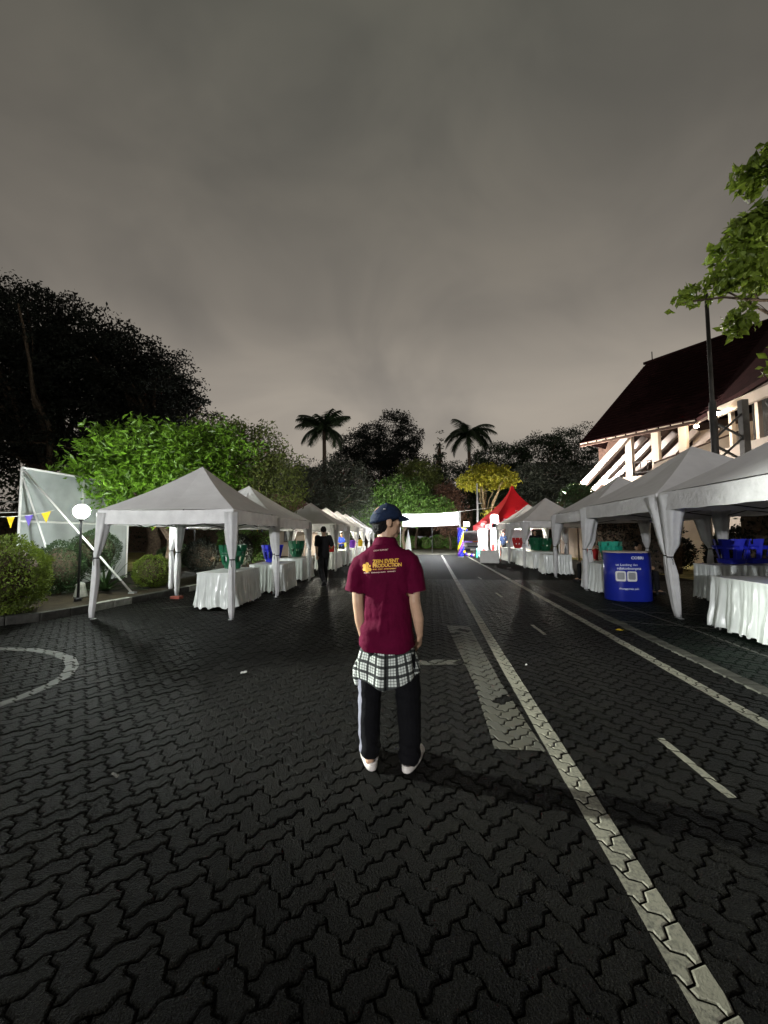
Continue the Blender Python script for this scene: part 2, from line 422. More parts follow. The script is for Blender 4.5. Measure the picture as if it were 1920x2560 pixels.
A = 0.1020
SPF = 0.0125
def paver_outline():
    cor = [(0, 0), (1, 0), (2, 0), (2, 1), (1, 1), (0, 1)]
    P = []
    for i in range(6):
        p = Vector(cor[i]) * A; q = Vector(cor[(i + 1) % 6]) * A
        d = (q - p).normalized(); n = Vector((d.y, -d.x))
        P += [p, p + (q - p) * 0.30 + n * SPF, p + (q - p) * 0.70 - n * SPF]
    c = Vector((A, A / 2))
    return [Vector((p.x - c.x, p.y - c.y)) for p in P]
def inset(P, d):
    out = []; n = len(P)
    for i in range(n):
        a, b, c = P[i - 1], P[i], P[(i + 1) % n]
        d1 = (b - a).normalized(); d2 = (c - b).normalized()
        n1 = Vector((-d1.y, d1.x)); n2 = Vector((-d2.y, d2.x))
        m = n1 + n2
        m = m / max(m.length_squared / 2, 0.7)
        out.append(b + m * d)
    return out
OUT = paver_outline()
P_TOP, P_MID, P_BOT = inset(OUT, 0.0098), inset(OUT, 0.0038), inset(OUT, 0.0008)
NP = len(OUT)
PV = np.array([(p.x, p.y, 0.0) for p in P_TOP] + [(p.x, p.y, -0.0036) for p in P_MID] + [(p.x, p.y, -0.0090) for p in P_BOT])
P_FACES = [tuple(range(NP))] + [(r_ + NP + i, r_ + NP + (i + 1) % NP, r_ + (i + 1) % NP, r_ + i) for r_ in (0, NP) for i in range(NP)]
paver_mesh = {}
for key in ('paver', 'paver_dark', 'paver_green'):
    me = bpy.data.meshes.new('paver'); me.from_pydata([tuple(p) for p in PV], [], P_FACES); me.update(); me.materials.append(MT[key])
    paver_mesh[key] = me

def project(x, y, z):
    v = Vector((x, y, z - CAM_Z)); d = v.dot(fw)
    if d < 0.05: return None
    return (v.dot(rt2) / d * 962 / 960, v.dot(up2) / d * 962 / 1280, d)

c45, s45 = math.cos(PI / 4), math.sin(PI / 4)
pavers = []
NR = 165
for i in range(-NR, NR):
    for j in range(-NR, NR):
        d = (i - j) % 4
        if d == 0: u, v, rot = (i + 1) * A, (j + .5) * A, 0.0
        elif d == 3: u, v, rot = (i + .5) * A, (j + 1) * A, PI / 2
        else: continue
        x, y = u * c45 - v * s45 + 0.02, u * s45 + v * c45 + 6.0
        if y < 0.0 or y > 13.15 or x > 8.1 or x < -10.5: continue
        if x < kerb_x_at(y) - 0.02: continue
        pr = project(x, y, 0)
        if pr is None: pr = (9, 9, 0)
        if 2.98 < x < 3.20: continue
        k = 'paver' if x < 2.66 else ('paver_dark' if x < 3.1 else 'paver_green')
        inside = abs(pr[0]) < 1.0 and pr[1] > -1.0
        pavers.append((x, y, rot + PI / 4, k, inside, math.hypot(x, y)))
pavers.sort(key=lambda p: (not p[4], p[5]))
paver_geo = []                                   # (centre, vertices) of every stone, for the paint on top
stuff = {'paver': [], 'paver_dark': [], 'paver_green': []}
for n, (x, y, rot, k, ins, dist) in enumerate(pavers):
    dz = rng.uniform(-0.003, 0.003); tx, ty = rng.normal(0, 0.010, 2)
    M3 = Matrix.Rotation(tx, 3, 'X') @ Matrix.Rotation(ty, 3, 'Y') @ Matrix.Rotation(rot, 3, 'Z')
    Vw = PV @ np.array(M3).T + np.array([x, y, dz])
    paver_geo.append((x, y, Vw))
    if n < 300:
        o = obj('paver', paver_mesh[k], None, pavement)
        o.location = (x, y, dz); o.rotation_euler = M3.to_euler()
    else:
        stuff[k].append(Vw)
for k, lst in stuff.items():
    if not lst: continue
    V = np.concatenate(lst); cnt = len(lst)
    me = bpy.data.meshes.new('paver_field')
    tops = np.arange(NP)
    nf = 1 + NP
    loops, starts, tot = [], [], []
    base_l = np.concatenate([np.array(f) for f in P_FACES]); base_t = np.array([len(f) for f in P_FACES])
    base_s = np.concatenate([[0], np.cumsum(base_t)[:-1]])
    off = np.arange(cnt) * (3 * NP)
    loops = (base_l[None, :] + off[:, None]).ravel(); LL = len(base_l)
    starts = (base_s[None, :] + (np.arange(cnt) * LL)[:, None]).ravel()
    me.vertices.add(len(V)); me.vertices.foreach_set('co', V.astype(np.float32).ravel())
    me.loops.add(len(loops)); me.loops.foreach_set('vertex_index', loops.astype(np.int32))
    me.polygons.add(len(starts)); me.polygons.foreach_set('loop_start', starts.astype(np.int32))
    try: me.polygons.foreach_set('loop_total', np.tile(base_t, cnt).astype(np.int32))
    except Exception: pass
    me.polygons.foreach_set('use_smooth', np.zeros(len(starts), bool))
    me.update(calc_edges=True); me.validate(verbose=False)
    tag(obj('paver_field', me, MT[k], pavement), kind='stuff')

# paint laid over the stones: each marking follows the stones' tops and chamfers
def clip_poly(poly, conv):
    out = poly
    n = len(conv)
    for i in range(n):
        ax, ay = conv[i]; bx, by = conv[(i + 1) % n]
        ex, ey = bx - ax, by - ay
        src, out = out, []
        if not src: return []
        prev = src[-1]; dp = ex * (prev[1] - ay) - ey * (prev[0] - ax)
        for cur in src:
            dc = ex * (cur[1] - ay) - ey * (cur[0] - ax)
            if (dc >= 0) != (dp >= 0):
                t = dp / (dp - dc)
                out.append(tuple(prev[k] + (cur[k] - prev[k]) * t for k in range(3)))
            if dc >= 0: out.append(cur)
            prev, dp = cur, dc
    return out
def marking(name, polys, m, label, group=None, lift=0.0016, drop=0.0):
    V, F = [], []; g_ = random.Random(len(label))
    for poly in polys:
        x0, x1 = min(p[0] for p in poly) - .14, max(p[0] for p in poly) + .14
        y0, y1 = min(p[1] for p in poly) - .14, max(p[1] for p in poly) + .14
        for (x, y, Vw) in paver_geo:
            if not (x0 < x < x1 and y0 < y < y1) or g_.random() < drop: continue
            for f in P_FACES[:1 + NP]:
                q = clip_poly([tuple(Vw[i]) for i in f], poly)
                if len(q) < 3: continue
                o = len(V); V += [(a, b, c + lift) for a, b, c in q]; F.append(tuple(range(o, o + len(q))))
        far = clip_poly([(-8, 13.2, 0.0), (8, 13.2, 0.0), (8, 80, 0.0), (-8, 80, 0.0)], poly)
        if len(far) >= 3:
            o = len(V); V += [(a, b, 0.002) for a, b, c in far]; F.append(tuple(range(o, o + len(far))))
    me = bpy.data.meshes.new(name); me.from_pydata(V, [], F); me.validate(verbose=False); me.update()
    return tag(obj(name, me, m), label, 'road marking', group, 'structure')
def strip(x0, y0, x1, y1, w):
    d = Vector((x1 - x0, y1 - y0)).normalized(); n = Vector((-d.y, d.x)) * w / 2
    P = [(x0 - n.x, y0 - n.y), (x0 + n.x, y0 + n.y), (x1 + n.x, y1 + n.y), (x1 - n.x, y1 - n.y)]
    a = sum(P[i][0] * P[(i + 1) % 4][1] - P[(i + 1) % 4][0] * P[i][1] for i in range(4))
    return P if a > 0 else P[::-1]
marking('lane_line', [strip(0.86, 0.8, 0.82, 5.0, .13), strip(0.82, 5.0, 0.80, 13.2, .125), strip(0.80, 13.2, 0.78, 28.5, .125)], MT['paint'], 'long pale line along the road just right of the man in maroon')
marking('lane_line', [strip(2.56, 1.0, 2.58, 7, .12), strip(2.58, 7, 2.56, 13.2, .12), strip(2.56, 13.2, 2.46, 28.5, .12)], MT['paint'], 'long pale edge line along the road beside the dark gutter strip')
marking('worn_bar', [[(0.42, 2.83), (0.76, 2.83), (0.68, 4.0), (0.41, 4.0)], [(0.41, 4.0), (0.68, 4.0), (0.60, 6.48), (0.24, 6.48)]], MT['paint_worn'], 'wide faded pale bar on the paving beside the lane line', drop=.05)
marking('cross_line', [strip(-0.9, 4.50, 0.40, 4.66, .17)], MT['paint_worn'], 'short faded cross line running behind the man into the wide bar', drop=.12)
for k, (y0, y1) in enumerate(((2.46, 3.1), (6.02, 6.66), (9.5, 10.2), (13.2, 13.9))):
    marking('lane_dash', [strip(1.66, y0, 1.63, y1, .055)], MT['paint'], 'short pale dash in the middle of the right lane', 'dashes along the right lane')
ring = []
cc = [(-7.2, 4.42), (-5.7, 4.56), (-5.21, 4.56), (-4.76, 4.46), (-4.38, 4.28), (-4.10, 4.05), (-3.88, 3.76), (-3.80, 3.49), (-3.79, 3.25), (-3.82, 2.95), (-3.95, 2.6), (-4.2, 2.3)]
marking('curved_line', [strip(*a, *b, .12) for a, b in zip(cc, cc[1:])], MT['paint_thin'], 'curved pale line on the paving by the round shrubs')
marking('bay_line', [strip(-5.5, 7.4, -2.23, 9.58, .05)], MT['paint_thin'], 'thin line crossing the paving under the tables')
marking('bay_line', [strip(3.2, 8.12, 7.6, 7.15, .05)], MT['paint_thin'], 'thin pale bay line on the green paving by the blue counter')
marking('bay_line', [strip(3.2, 7.05, 7.6, 5.6, .05)], MT['paint_thin'], 'thin pale bay line on the green paving running under the satin table')
marking('bay_line', [strip(3.85, 8.9, 4.02, 6.5, .045), strip(4.02, 6.5, 3.96, 3.5, .045)], MT['paint_thin'], 'pale line along the green paving in front of the tables')
# row of pale edging stones between the gutter and the green paving
edging = struct(sheet('edging_strip', [(2.99, 1.0), (3.19, 1.0), (3.19, 13.2), (2.99, 13.2)], -0.012, MT['sand']))
eb = MB().box((0, 0, -0.006), (0.175, 0.205, 0.03)); em_ = eb.mesh('edging_stone')
bm = bmesh.new(); bm.from_mesh(em_); bmesh.ops.bevel(bm, geom=bm.edges[:], offset=0.008, segments=1, affect='EDGES'); bm.to_mesh(em_); bm.free()
em_.materials.append(MT['edge'])
y = 2.2
while y < 13.1:
    o = obj('edging_stone', em_, None, edging); o.location = (3.09 + rand(-.006, .006), y, rand(-.003, .004)); o.rotation_euler = (rand(-.015, .015), rand(-.02, .02), rand(-.02, .02)); y += 0.215

# kerb of the planted bed, stone by stone, dark and pale in turn
kerb = struct(sheet('kerb_bed', [(KERB[i][0] - 0.02, KERB[i][1]) for i in range(len(KERB))] + [(KERB[i][0] - 0.14, KERB[i][1] + .02) for i in range(len(KERB) - 1, -1, -1)], -0.01, MT['sand']))
acc = []
for (x0, y0), (x1, y1) in zip(KERB, KERB[1:]):
    L = math.hypot(x1 - x0, y1 - y0); n = max(1, int(L / 0.05))
    acc += [(x0 + (x1 - x0) * t / n, y0 + (y1 - y0) * t / n) for t in range(n)]
i, k = 0, 0
while i + 9 < len(acc):
    a, b = acc[i], acc[i + 9]
    ang = math.atan2(b[1] - a[1], b[0] - a[0]); ln = math.hypot(b[0] - a[0], b[1] - a[1]) - 0.012
    q = MB().box((0, 0, 0), (ln, 0.15, 0.17))
    o = q.build('kerb_stone', MT['kerb_pale'] if (k // 2) % 3 == 1 else MT['kerb_dark'], kerb, bevel=0.018)
    o.location = ((a[0] + b[0]) / 2 - 0.075 * math.sin(ang), (a[1] + b[1]) / 2 + 0.075 * math.cos(ang), 0.062 + rand(-.006, .006)); o.rotation_euler = (rand(-.02, .02), 0, ang + rand(-.012, .012))
    i += 9; k += 1
# planted bed: gently uneven earth sheet
def terrain(name, x0, x1, y0, y1, z, m, nx=50, ny=60, amp=0.05, edge=None):
    xs = np.linspace(0, 1, nx); ys = np.linspace(y0, y1, ny); V = []
    for yy in ys:
        xr = edge(yy) if edge else x1
        for t in xs:
            xx = x0 + (xr - x0) * t
            V.append((xx, yy, z + amp * noise.noise(Vector((xx * .7, yy * .7, 3))) * (1 if t < .98 else 0)))
    F = [(j * nx + i, j * nx + i + 1, (j + 1) * nx + i + 1, (j + 1) * nx + i) for j in range(ny - 1) for i in range(nx - 1)]
    return struct(obj(name, np_mesh(name, V, F, True), m))
terrain('garden_bed', -26, -6.9, 3.6, 30, 0.10, MT['soil'], 60, 80, 0.06, lambda y_: kerb_x_at(y_) - 0.13)
struct(sheet('lawn', [(-80, 12.5), (-11.2, 12.5), (-11.2, 29.3), (-80, 29.3)], 0.17, MT['lawn']))
struct(sheet('side_lawn', [(8.3, 0), (60, 0), (60, 29.3), (8.3, 29.3)], 0.0, MT['lawn']))
struct(sheet('far_lawn', [(-60, 40), (60, 40), (60, 120), (-60, 120)], 0.02, MT['lawn']))

# ------------------------------------------------------------------ market tents
def canopy_mesh(h, ze, zp, sag=0.10, n=12, seed=0):
    """four triangular slopes, slightly hollow, with soft creases"""
    m = MB()
    for s in range(4):
        ca, sa = math.cos(s * PI / 2), math.sin(s * PI / 2)
        rows = []
        for i in range(n + 1):
            t = i / n; row = []
            for k in range(n + 1):
                q = -1 + 2 * k / n
                x, y = q * h * (1 - t), -h * (1 - t)
                z = ze + (zp - ze) * t
                z -= sag * math.sin(PI * t) * (1 - 0.45 * abs(q)) * (1 if t < 1 else 0)
                z += 0.018 * noise.noise(Vector((x * 2.2 + 9 * s, y * 2.2 + seed, 1.5 * t))) * math.sin(PI * min(1, t * 1.1)) * (1 - abs(q))
                row.append(Vector((x * ca - y * sa, x * sa + y * ca, z)))
            rows.append(row)
        m.loft(rows, cap=False, closed=False)
    return m
def valance_mesh(h, ze, drop, side, seed=0):
    m = MB(); ca, sa = math.cos(side * PI / 2), math.sin(side * PI / 2)
    n = 34; rows = []
    for j in range(5):
        t = j / 4; row = []
        for k in range(n + 1):
            q = -1 + 2 * k / n
            w = 0.012 * t * noise.noise(Vector((q * 7 + seed * 3.1, side * 5, t * 2))) + 0.005 * t * math.sin(q * 19 + seed)
            x, y = q * h, -h - 0.004 + w
            z = ze - drop * t - 0.010 * t * (0.5 + 0.5 * math.cos(q * PI * 5)) - 0.02 * math.sin((q + 1) * PI / 2) * 1.0
            row.append(Vector((x * ca - y * sa, x * sa + y * ca, z)))
        rows.append(row)
    return m.loft(rows, cap=False, closed=False)
def drape_rings(h, sx, sy, ztop, lean, tie, seed, fat=1.0):
    """curtain gathered round a corner leg, tied half way, loose below"""
    rings = []
    prof = [(ztop, .20), (ztop - .18, .185), (ztop - .40, .15), (tie + .22, .105), (tie + .07, .062), (tie, .040), (tie - .07, .052), (tie - .30, .066), (tie - .60, .060), (0.16, .050), (0.03, .036)]
    n = 20
    for z, r in prof:
        if z > tie + .05: r = .052 + (r - .052) * fat
        f = max(0, (r - .05)) * .80
        lx, ly = lean[0] * (1 - z / ztop), lean[1] * (1 - z / ztop)
        c = Vector((sx * (h - f) + lx, sy * (h - f) + ly, z)); ring_ = []
        for k in range(n):
            a = 2 * PI * k / n
            rr = r * (1 + 0.20 * math.sin(6 * a + seed) + 0.10 * math.sin(3 * a + seed * 2 + z * 3))
            ring_.append(c + Vector((rr * math.cos(a), rr * math.sin(a) * .9, 0)))
        rings.append(ring_)
    return rings
def tent(name, label, loc, h, ze, zp, drop, rz=0.0, group=None, leans=None, tie=1.05, seed=0, fat=1.0):
    t = thing(name, label, 'tent', loc, rz, group)
    canopy_mesh(h, ze, zp, seed=seed).build('canopy', MT['canopy'], t, smooth=False)
    for s in range(4):
        valance_mesh(h, ze, drop, s, seed).build('valance', MT['valance'], t, smooth=True)
    fr = MB()
    for s in range(4):
        a = [(-1, -1), (1, -1), (1, 1), (-1, 1)][s]; b = [(1, -1), (1, 1), (-1, 1), (-1, -1)][s]
        for (z0, z1) in ((ze - .30, ze - .06), (ze - .06, ze - .30)):
            fr.tube([(a[0] * (h - .05), a[1] * (h - .05), z0), ((a[0] + b[0]) / 2 * (h - .05), (a[1] + b[1]) / 2 * (h - .05), z1)], .011, 5)
            fr.tube([((a[0] + b[0]) / 2 * (h - .05), (a[1] + b[1]) / 2 * (h - .05), z0), (b[0] * (h - .05), b[1] * (h - .05), z1)], .011, 5)
    fr.tube([(0, 0, zp - .55), (0, 0, zp - .04)], .018, 6)
    for a in ((-1, -1), (1, -1), (1, 1), (-1, 1)): fr.tube([(a[0] * (h - .05), a[1] * (h - .05), ze - .05), (0, 0, zp - .06)], .012, 5)
    fr.build('scissor_frame', MT['dark_steel'], t)
    for k, (sx, sy) in enumerate(((-1, -1), (1, -1), (1, 1), (-1, 1))):
        ln = (leans or {}).get(k, (0, 0))
        leg = MB().tube([(sx * (h - .04) + ln[0], sy * (h - .04) + ln[1], 0.0), (sx * (h - .04), sy * (h - .04), ze - .02)], .017, 6)
        leg.box((sx * (h - .04) + ln[0], sy * (h - .04) + ln[1], 0.004), (.07, .07, .008))
        lo = leg.build('leg', MT['steel'], t)
        MB().loft(drape_rings(h - .02, sx, sy, ze - .05, ln, tie + .05 * math.sin(k * 2 + seed), k + seed, fat)).build('drape', MT['drape'], lo, smooth=True)
        c = Vector((sx * (h - .02) + ln[0] * (1 - tie / ze), sy * (h - .02) + ln[1] * (1 - tie / ze), tie + .05 * math.sin(k * 2 + seed)))
        tie_ = MB().lathe([(.047, -.012), (.052, 0), (.047, .012)], 12, c)
        tie_.tube([c + Vector((0, -.05, 0)), c + Vector((.01, -.065, -.06)), c + Vector((.015, -.06, -.13))], .005, 4)
        tie_.build('tie', MT['black'], lo)
    return t
LG, RG = 'white tents in the row on the planted side', 'white tents in the row on the building side'
tent('market_tent', 'white pyramid tent standing beside the lit globe lamp', (-4.88, 7.72, 0), 1.27, 1.97, 2.98, .25, R(4), LG, {0: (-.04, -.05), 1: (.03, -.04)}, seed=1, fat=.45)
tent('market_tent', 'white tent joined to the tent by the globe lamp, holding the blue stools', (-5.40, 10.92, 0), 1.45, 1.96, 2.98, .25, R(0), LG, seed=2, fat=.6)
for k, (yy, xx, lb) in enumerate(((17.0, -5.42, 'white tent behind the walking man in black, first after the gap'), (20.0, -5.55, 'white tent second after the gap in the planted-side row'),
                                  (23.0, -5.68, 'white tent third after the gap in the planted-side row'), (26.0, -5.82, 'white tent fourth after the gap in the planted-side row'),
                                  (29.0, -5.95, 'white tent at the far end of the planted-side row'))):
    tent('market_tent', lb, (xx, yy, 0), 1.47, 1.97, 2.98, .26, R(2.5), LG, seed=3 + k)
tent('market_tent', 'white tent sheltering the satin table with blue stools', (5.62, 5.72, 0), 1.60, 2.20, 3.32, .30, 0, RG, {3: (.24, .08)}, tie=1.12, seed=11)
tent('market_tent', 'white tent over the blue curved counter', (5.72, 9.12, 0), 1.70, 2.20, 3.40, .30, 0, RG, {0: (.24, -.02)}, tie=1.12, seed=12)
tent('market_tent', 'white tent sheltering the seated person in red', (5.72, 12.45, 0), 1.50, 2.17, 3.24, .30, 0, RG, seed=13)
tent('market_tent', 'white tent with the standing dark figure and green stools under it', (5.45, 19.1, 0), 1.45, 2.08, 3.22, .28, R(2), RG, seed=14)
tent('market_tent', 'white tent next to the red pointed tent', (5.40, 22.2, 0), 1.45, 2.08, 3.16, .28, R(2), RG, seed=15)
# pale repair patches and cloth bundles lying on two canopies
def patch(label, pts):
    me = MB(); P = [Vector(p) for p in pts]; nrm = (P[1] - P[0]).cross(P[3] - P[0]).normalized()
    if nrm.z < 0: nrm = -nrm
    me.loft([[p + nrm * .012 for p in P], [p + nrm * .02 for p in P]]); tag(me.build('cloth_patch', MT['valance']), label, 'cloth', 'cloth patches on the canopies')
# slope of a tent facing -Y at height t
def slope(cx, cy, h, ze, zp, u, t, side=0, sag=.10):
    x, y = u * h * (1 - t), -h * (1 - t); ca, sa = math.cos(side * PI / 2), math.sin(side * PI / 2)
    return (cx + x * ca - y * sa, cy + x * sa + y * ca, ze + (zp - ze) * t - sag * math.sin(PI * t) * (1 - .45 * abs(u)))
patch('pale square patch on the second planted-side tent', [slope(-5.40, 10.92, 1.45, 1.96, 2.98, u, t, 0) for u, t in ((-.35, .62), (.35, .62), (.45, .80), (-.45, .80))])
patch('pale square patch on the tent over the person in red', [slope(5.72, 12.45, 1.5, 2.17, 3.24, u, t, 3) for u, t in ((-.4, .62), (.2, .62), (.3, .86), (-.5, .86))])

# red pointed tent
t = thing('red_tent', 'red tent with a tall pointed roof beyond the white tents', 'tent', (5.75, 28.0, 0), R(8))
m = MB(); rows = []
for i in range(13):
    q = i / 12; r = 2.2 * (1 - q) ** 1.45 + .06
    rows.append([Vector((r * sx, r * sy, 2.15 + 2.75 * q)) for sx, sy in ((-1, -1), (0, -1.0), (1, -1), (1, 0), (1, 1), (0, 1), (-1, 1), (-1, 0))])
m.loft(rows, cap=False); m.build('canopy', MT['red_cloth'], t)
m = MB(); m.loft([[Vector((2.26 * x, 2.26 * y, z)) for x, y in ((-1, -1), (1, -1), (1, 1), (-1, 1))] for z in (2.16, 1.82)], cap=False); m.build('valance', MT['red_cloth'], t)
for sx in (-1, 1):
    for sy in (-1, 1):
        MB().tube([(sx * 2.2, sy * 2.2, 0), (sx * 2.2, sy * 2.2, 2.2)], .04, 6).build('leg', MT['steel'], t)
MB().loft([[Vector((x, 2.15, z)) for x, z in ((-2.15, .05), (2.15, .05), (2.15, 2.1), (-2.15, 2.1))], [Vector((x, 2.17, z)) for x, z in ((-2.15, .05), (2.15, .05), (2.15, 2.1), (-2.15, 2.1))]]).build('back_wall', MT['white_cloth'], t)

# ------------------------------------------------------------------ lettering
def text_mesh(body, size, bold=0.0, shear=0.0, align='CENTER', space=1.0):
    cu = bpy.data.curves.new('txt', 'FONT'); cu.body = body; cu.size = size; cu.align_x = align; cu.align_y = 'CENTER'
    cu.offset = bold; cu.shear = shear; cu.space_character = space; cu.resolution_u = 2; cu.space_line = 0.85
    o = bpy.data.objects.new('txt', cu); col.objects.link(o)
    dg = bpy.context.evaluated_depsgraph_get()
    me = bpy.data.meshes.new_from_object(o.evaluated_get(dg))
    bpy.data.objects.remove(o); bpy.data.curves.remove(cu)
    return me
def place_text(name, body, size, mtx, m, parent, **kw):
    me = text_mesh(body, size, **kw); me.transform(mtx); me.materials.clear(); me.materials.append(m); me.update()
    return obj(name, me, None, parent)
def on_wall(x, y, z, rz=0.0):          # lettering standing upright, read from -Y, turned by rz
    return Matrix.Translation((x, y, z)) @ Matrix.Rotation(rz, 4, 'Z') @ Matrix.Rotation(PI / 2, 4, 'X')
for i, (s_, zz) in enumerate((('Marimekar', 3.05), ('pendidik and', 2.86), ('bersama kami', 2.68))):
    yy = -(2.2 * (1 - (zz - 2.15) / 2.75) ** 1.45 + .10)
    place_text('lettering', s_, .20, Matrix.Translation((.15, yy, zz)) @ Matrix.Rotation(R(48), 4, 'X'), MT['print_pale'], t)
place_text('lettering', 'P', .42, Matrix.Translation((-1.2, -1.98, 2.42)) @ Matrix.Rotation(R(40), 4, 'X'), MT['print_white'], t)

# ------------------------------------------------------------------ draped tables
def skirt_mesh(lx, ly, zt, zb, seed, amp=.028, freq=62.0):
    """gathered skirt round the table; pleats open out towards the hem"""
    per = 2 * (lx + ly); n = int(per / .0125); rows = 15; V = np.zeros((rows, n, 3))
    def at(s):
        s %= per; r = .05
        for (L, x, y, dx, dy) in ((lx, -lx / 2, -ly / 2, 1, 0), (ly, lx / 2, -ly / 2, 0, 1), (lx, lx / 2, ly / 2, -1, 0), (ly, -lx / 2, ly / 2, 0, -1)):
            if s <= L: return (x + dx * s, y + dy * s, dy, -dx)
            s -= L
    for k in range(n):
        s = per * k / n; x, y, nx, ny = at(s)
        ph = freq * s + 7.0 * noise.noise(Vector((s * 2.3, seed, 0))) + 3.0 * noise.noise(Vector((s * 7.0, seed + 5, 0)))
        lo = noise.noise(Vector((s * 2.0, seed + 7, 0)))
        hem = .045 * lo + .02 * math.sin(ph * .5)
        for j in range(rows):
            t = j / (rows - 1)
            a = amp * (0.18 + 0.95 * t ** .8) * (.55 + .8 * abs(noise.noise(Vector((s * 4.0, t * 1.6, seed + 11)))) * 1.6)
            w = a * (math.sin(ph + 2.2 * t * noise.noise(Vector((s * 5, t * 2.2, seed)))) + .55 * math.sin(ph * .47 + 1.3 + seed))
            w += .05 * t * t + .05 * t * (lo + .4 * noise.noise(Vector((s * 6, t * 4, seed + 3))))
            if t < .10: w *= t / .10
            V[j, k] = (x + nx * (w + .006), y + ny * (w + .006), zt + (zb + hem - zt) * t)
    # round the four corners by smoothing along the perimeter
    for _ in range(3): V[:, :, :2] = (np.roll(V, 1, 1)[:, :, :2] + V[:, :, :2] * 2 + np.roll(V, -1, 1)[:, :, :2]) / 4
    F = [(j * n + k, j * n + (k + 1) % n, (j + 1) * n + (k + 1) % n, (j + 1) * n + k) for j in range(rows - 1) for k in range(n)]
    return np_mesh('skirt', V.reshape(-1, 3), F, True)
def table(label, x, y, lx, ly, h=.74, rz=0.0, seed=0, group=None, amp=.030, zb=.05):
    t = thing('draped_table', label, 'table', (x, y, 0), rz, group)
    obj('skirt', skirt_mesh(lx, ly, h - .008, zb, seed, amp), MT['satin'], t)
    m = MB(); n = 10
    m.box((0, 0, h - .012), (lx + .012, ly + .012, .022)); m.build('table_top', MT['tabletop'], t, bevel=.006)
    for sx in (-1, 1):
        for sy in (-1, 1): MB().tube([(sx * (lx / 2 - .06), sy * (ly / 2 - .06), 0), (sx * (lx / 2 - .06), sy * (ly / 2 - .06), h - .03)], .016, 6).build('leg', MT['steel'], t)
    return t
TG = 'tables with white skirts'
table('white skirted table with green stools upside down, in the tent by the globe lamp', -4.38, 8.04, .74, 1.36, .74, R(3), 1, TG)
table('white skirted table with blue stools, on the planted side', -4.30, 10.22, .86, 1.35, .74, R(6), 2, TG)
table('white skirted table with dark green stools behind the walking man', -4.55, 12.75, .80, 1.1, .74, 0, 3, TG)
table('white skirted table behind the walking man, under the tent after the gap', -4.55, 16.9, .80, 1.5, .74, 0, 4, TG)
table('white skirted table with a yellow board, second tent after the gap', -4.62, 19.6, .80, 1.8, .74, 0, 5, TG)
table('white skirted table with the purple bucket', -4.75, 22.6, .80, 1.8, .74, 0, 6, TG)
table('white skirted table with the yellow bucket', -4.9, 25.6, .80, 1.8, .74, 0, 7, TG)
table('shiny satin skirted table with big blue stools, beside the slanting tent leg', 4.80, 5.55, .92, 2.2, .82, 0, 8, TG, .046)
table('white skirted table further back behind the satin table, with blue stools', 6.85, 9.4, 1.7, .65, .80, 0, 9, TG)
table('white skirted table directly beside the blue counter', 4.52, 10.75, .70, 1.35, .74, 0, 10, TG)
table('white skirted table in front of the person in red', 4.62, 15.15, .95, .75, .74, R(-6), 11, TG)
table('long white skirted table with green stools under the tent with the dark figure', 4.70, 18.4, .95, 2.6, .74, R(2), 12, TG)
table('white skirted table with red stools near the red tent', 4.62, 22.2, .85, 2.6, .74, R(2), 13, TG)

# ------------------------------------------------------------------ plastic stools, stacked upside down
def shell_patch(a0, a1, z0, z1, rf, th=.006, na=6, nz=6, hole=None):
    """curved plastic panel following the cone of the stool; hole = (b0,b1,y0,y1) left open"""
    m = MB(); P = {}
    A_ = [a0 + (a1 - a0) * i / na for i in range(na + 1)]; Z_ = [z0 + (z1 - z0) * j / nz for j in range(nz + 1)]
    idx = lambda i, j, s: (s * (na + 1) + i) * (nz + 1) + j
    V = []
    for s in (0, 1):
        for a in A_:
            for z in Z_:
                r = rf(z) - s * th
                c, d = math.cos(a), math.sin(a); k = 1 / (abs(c) ** 5 + abs(d) ** 5) ** .2
                V.append((r * k * c, r * k * d, z))
    F = []; ins = lambda i, j: any(h_[0] <= i < h_[1] and h_[2] <= j < h_[3] for h_ in (hole or ()))
    for i in range(na):
        for j in range(nz):
            if ins(i, j): continue
            F.append((idx(i, j, 0), idx(i + 1, j, 0), idx(i + 1, j + 1, 0), idx(i, j + 1, 0)))
            F.append((idx(i, j, 1), idx(i, j + 1, 1), idx(i + 1, j + 1, 1), idx(i + 1, j, 1)))
            for di, dj, e0, e1 in ((-1, 0, (i, j), (i, j + 1)), (1, 0, (i + 1, j + 1), (i + 1, j)), (0, -1, (i + 1, j), (i, j)), (0, 1, (i, j + 1), (i + 1, j + 1))):
                ni, nj = i + di, j + dj
                if ni < 0 or ni >= na or nj < 0 or nj >= nz or ins(ni, nj):
                    F.append((idx(*e0, 0), idx(*e0, 1), idx(*e1, 1), idx(*e1, 0)))
    return m.add(V, F)
STOOL = {}
def stool_meshes(m):
    rf = lambda z: .150 + .095 * (z / .45) ** .9
    seat = MB(); seat.lathe([(.05, .0), (.135, .004), (.148, .014), (.150, .02), (.135, .016), (.05, .012)], 24)
    s2 = shell_patch(0, 2 * PI - 1e-4, .012, .095, rf, .006, 32, 3); seat.add(s2.v, s2.f)
    ringm = shell_patch(0, 2 * PI - 1e-4, .27, .335, rf, .005, 32, 2)
    leg = shell_patch(-R(33), R(33), .09, .45, rf, .007, 7, 8, ((2, 5, 0, 4), (3, 4, 6, 8)))
    leg2 = leg
    out = []
    for q, sm in ((seat, True), (ringm, True), (leg, False)):
        me = q.mesh('stool', sm); me.materials.append(m); out.append(me)
    return out
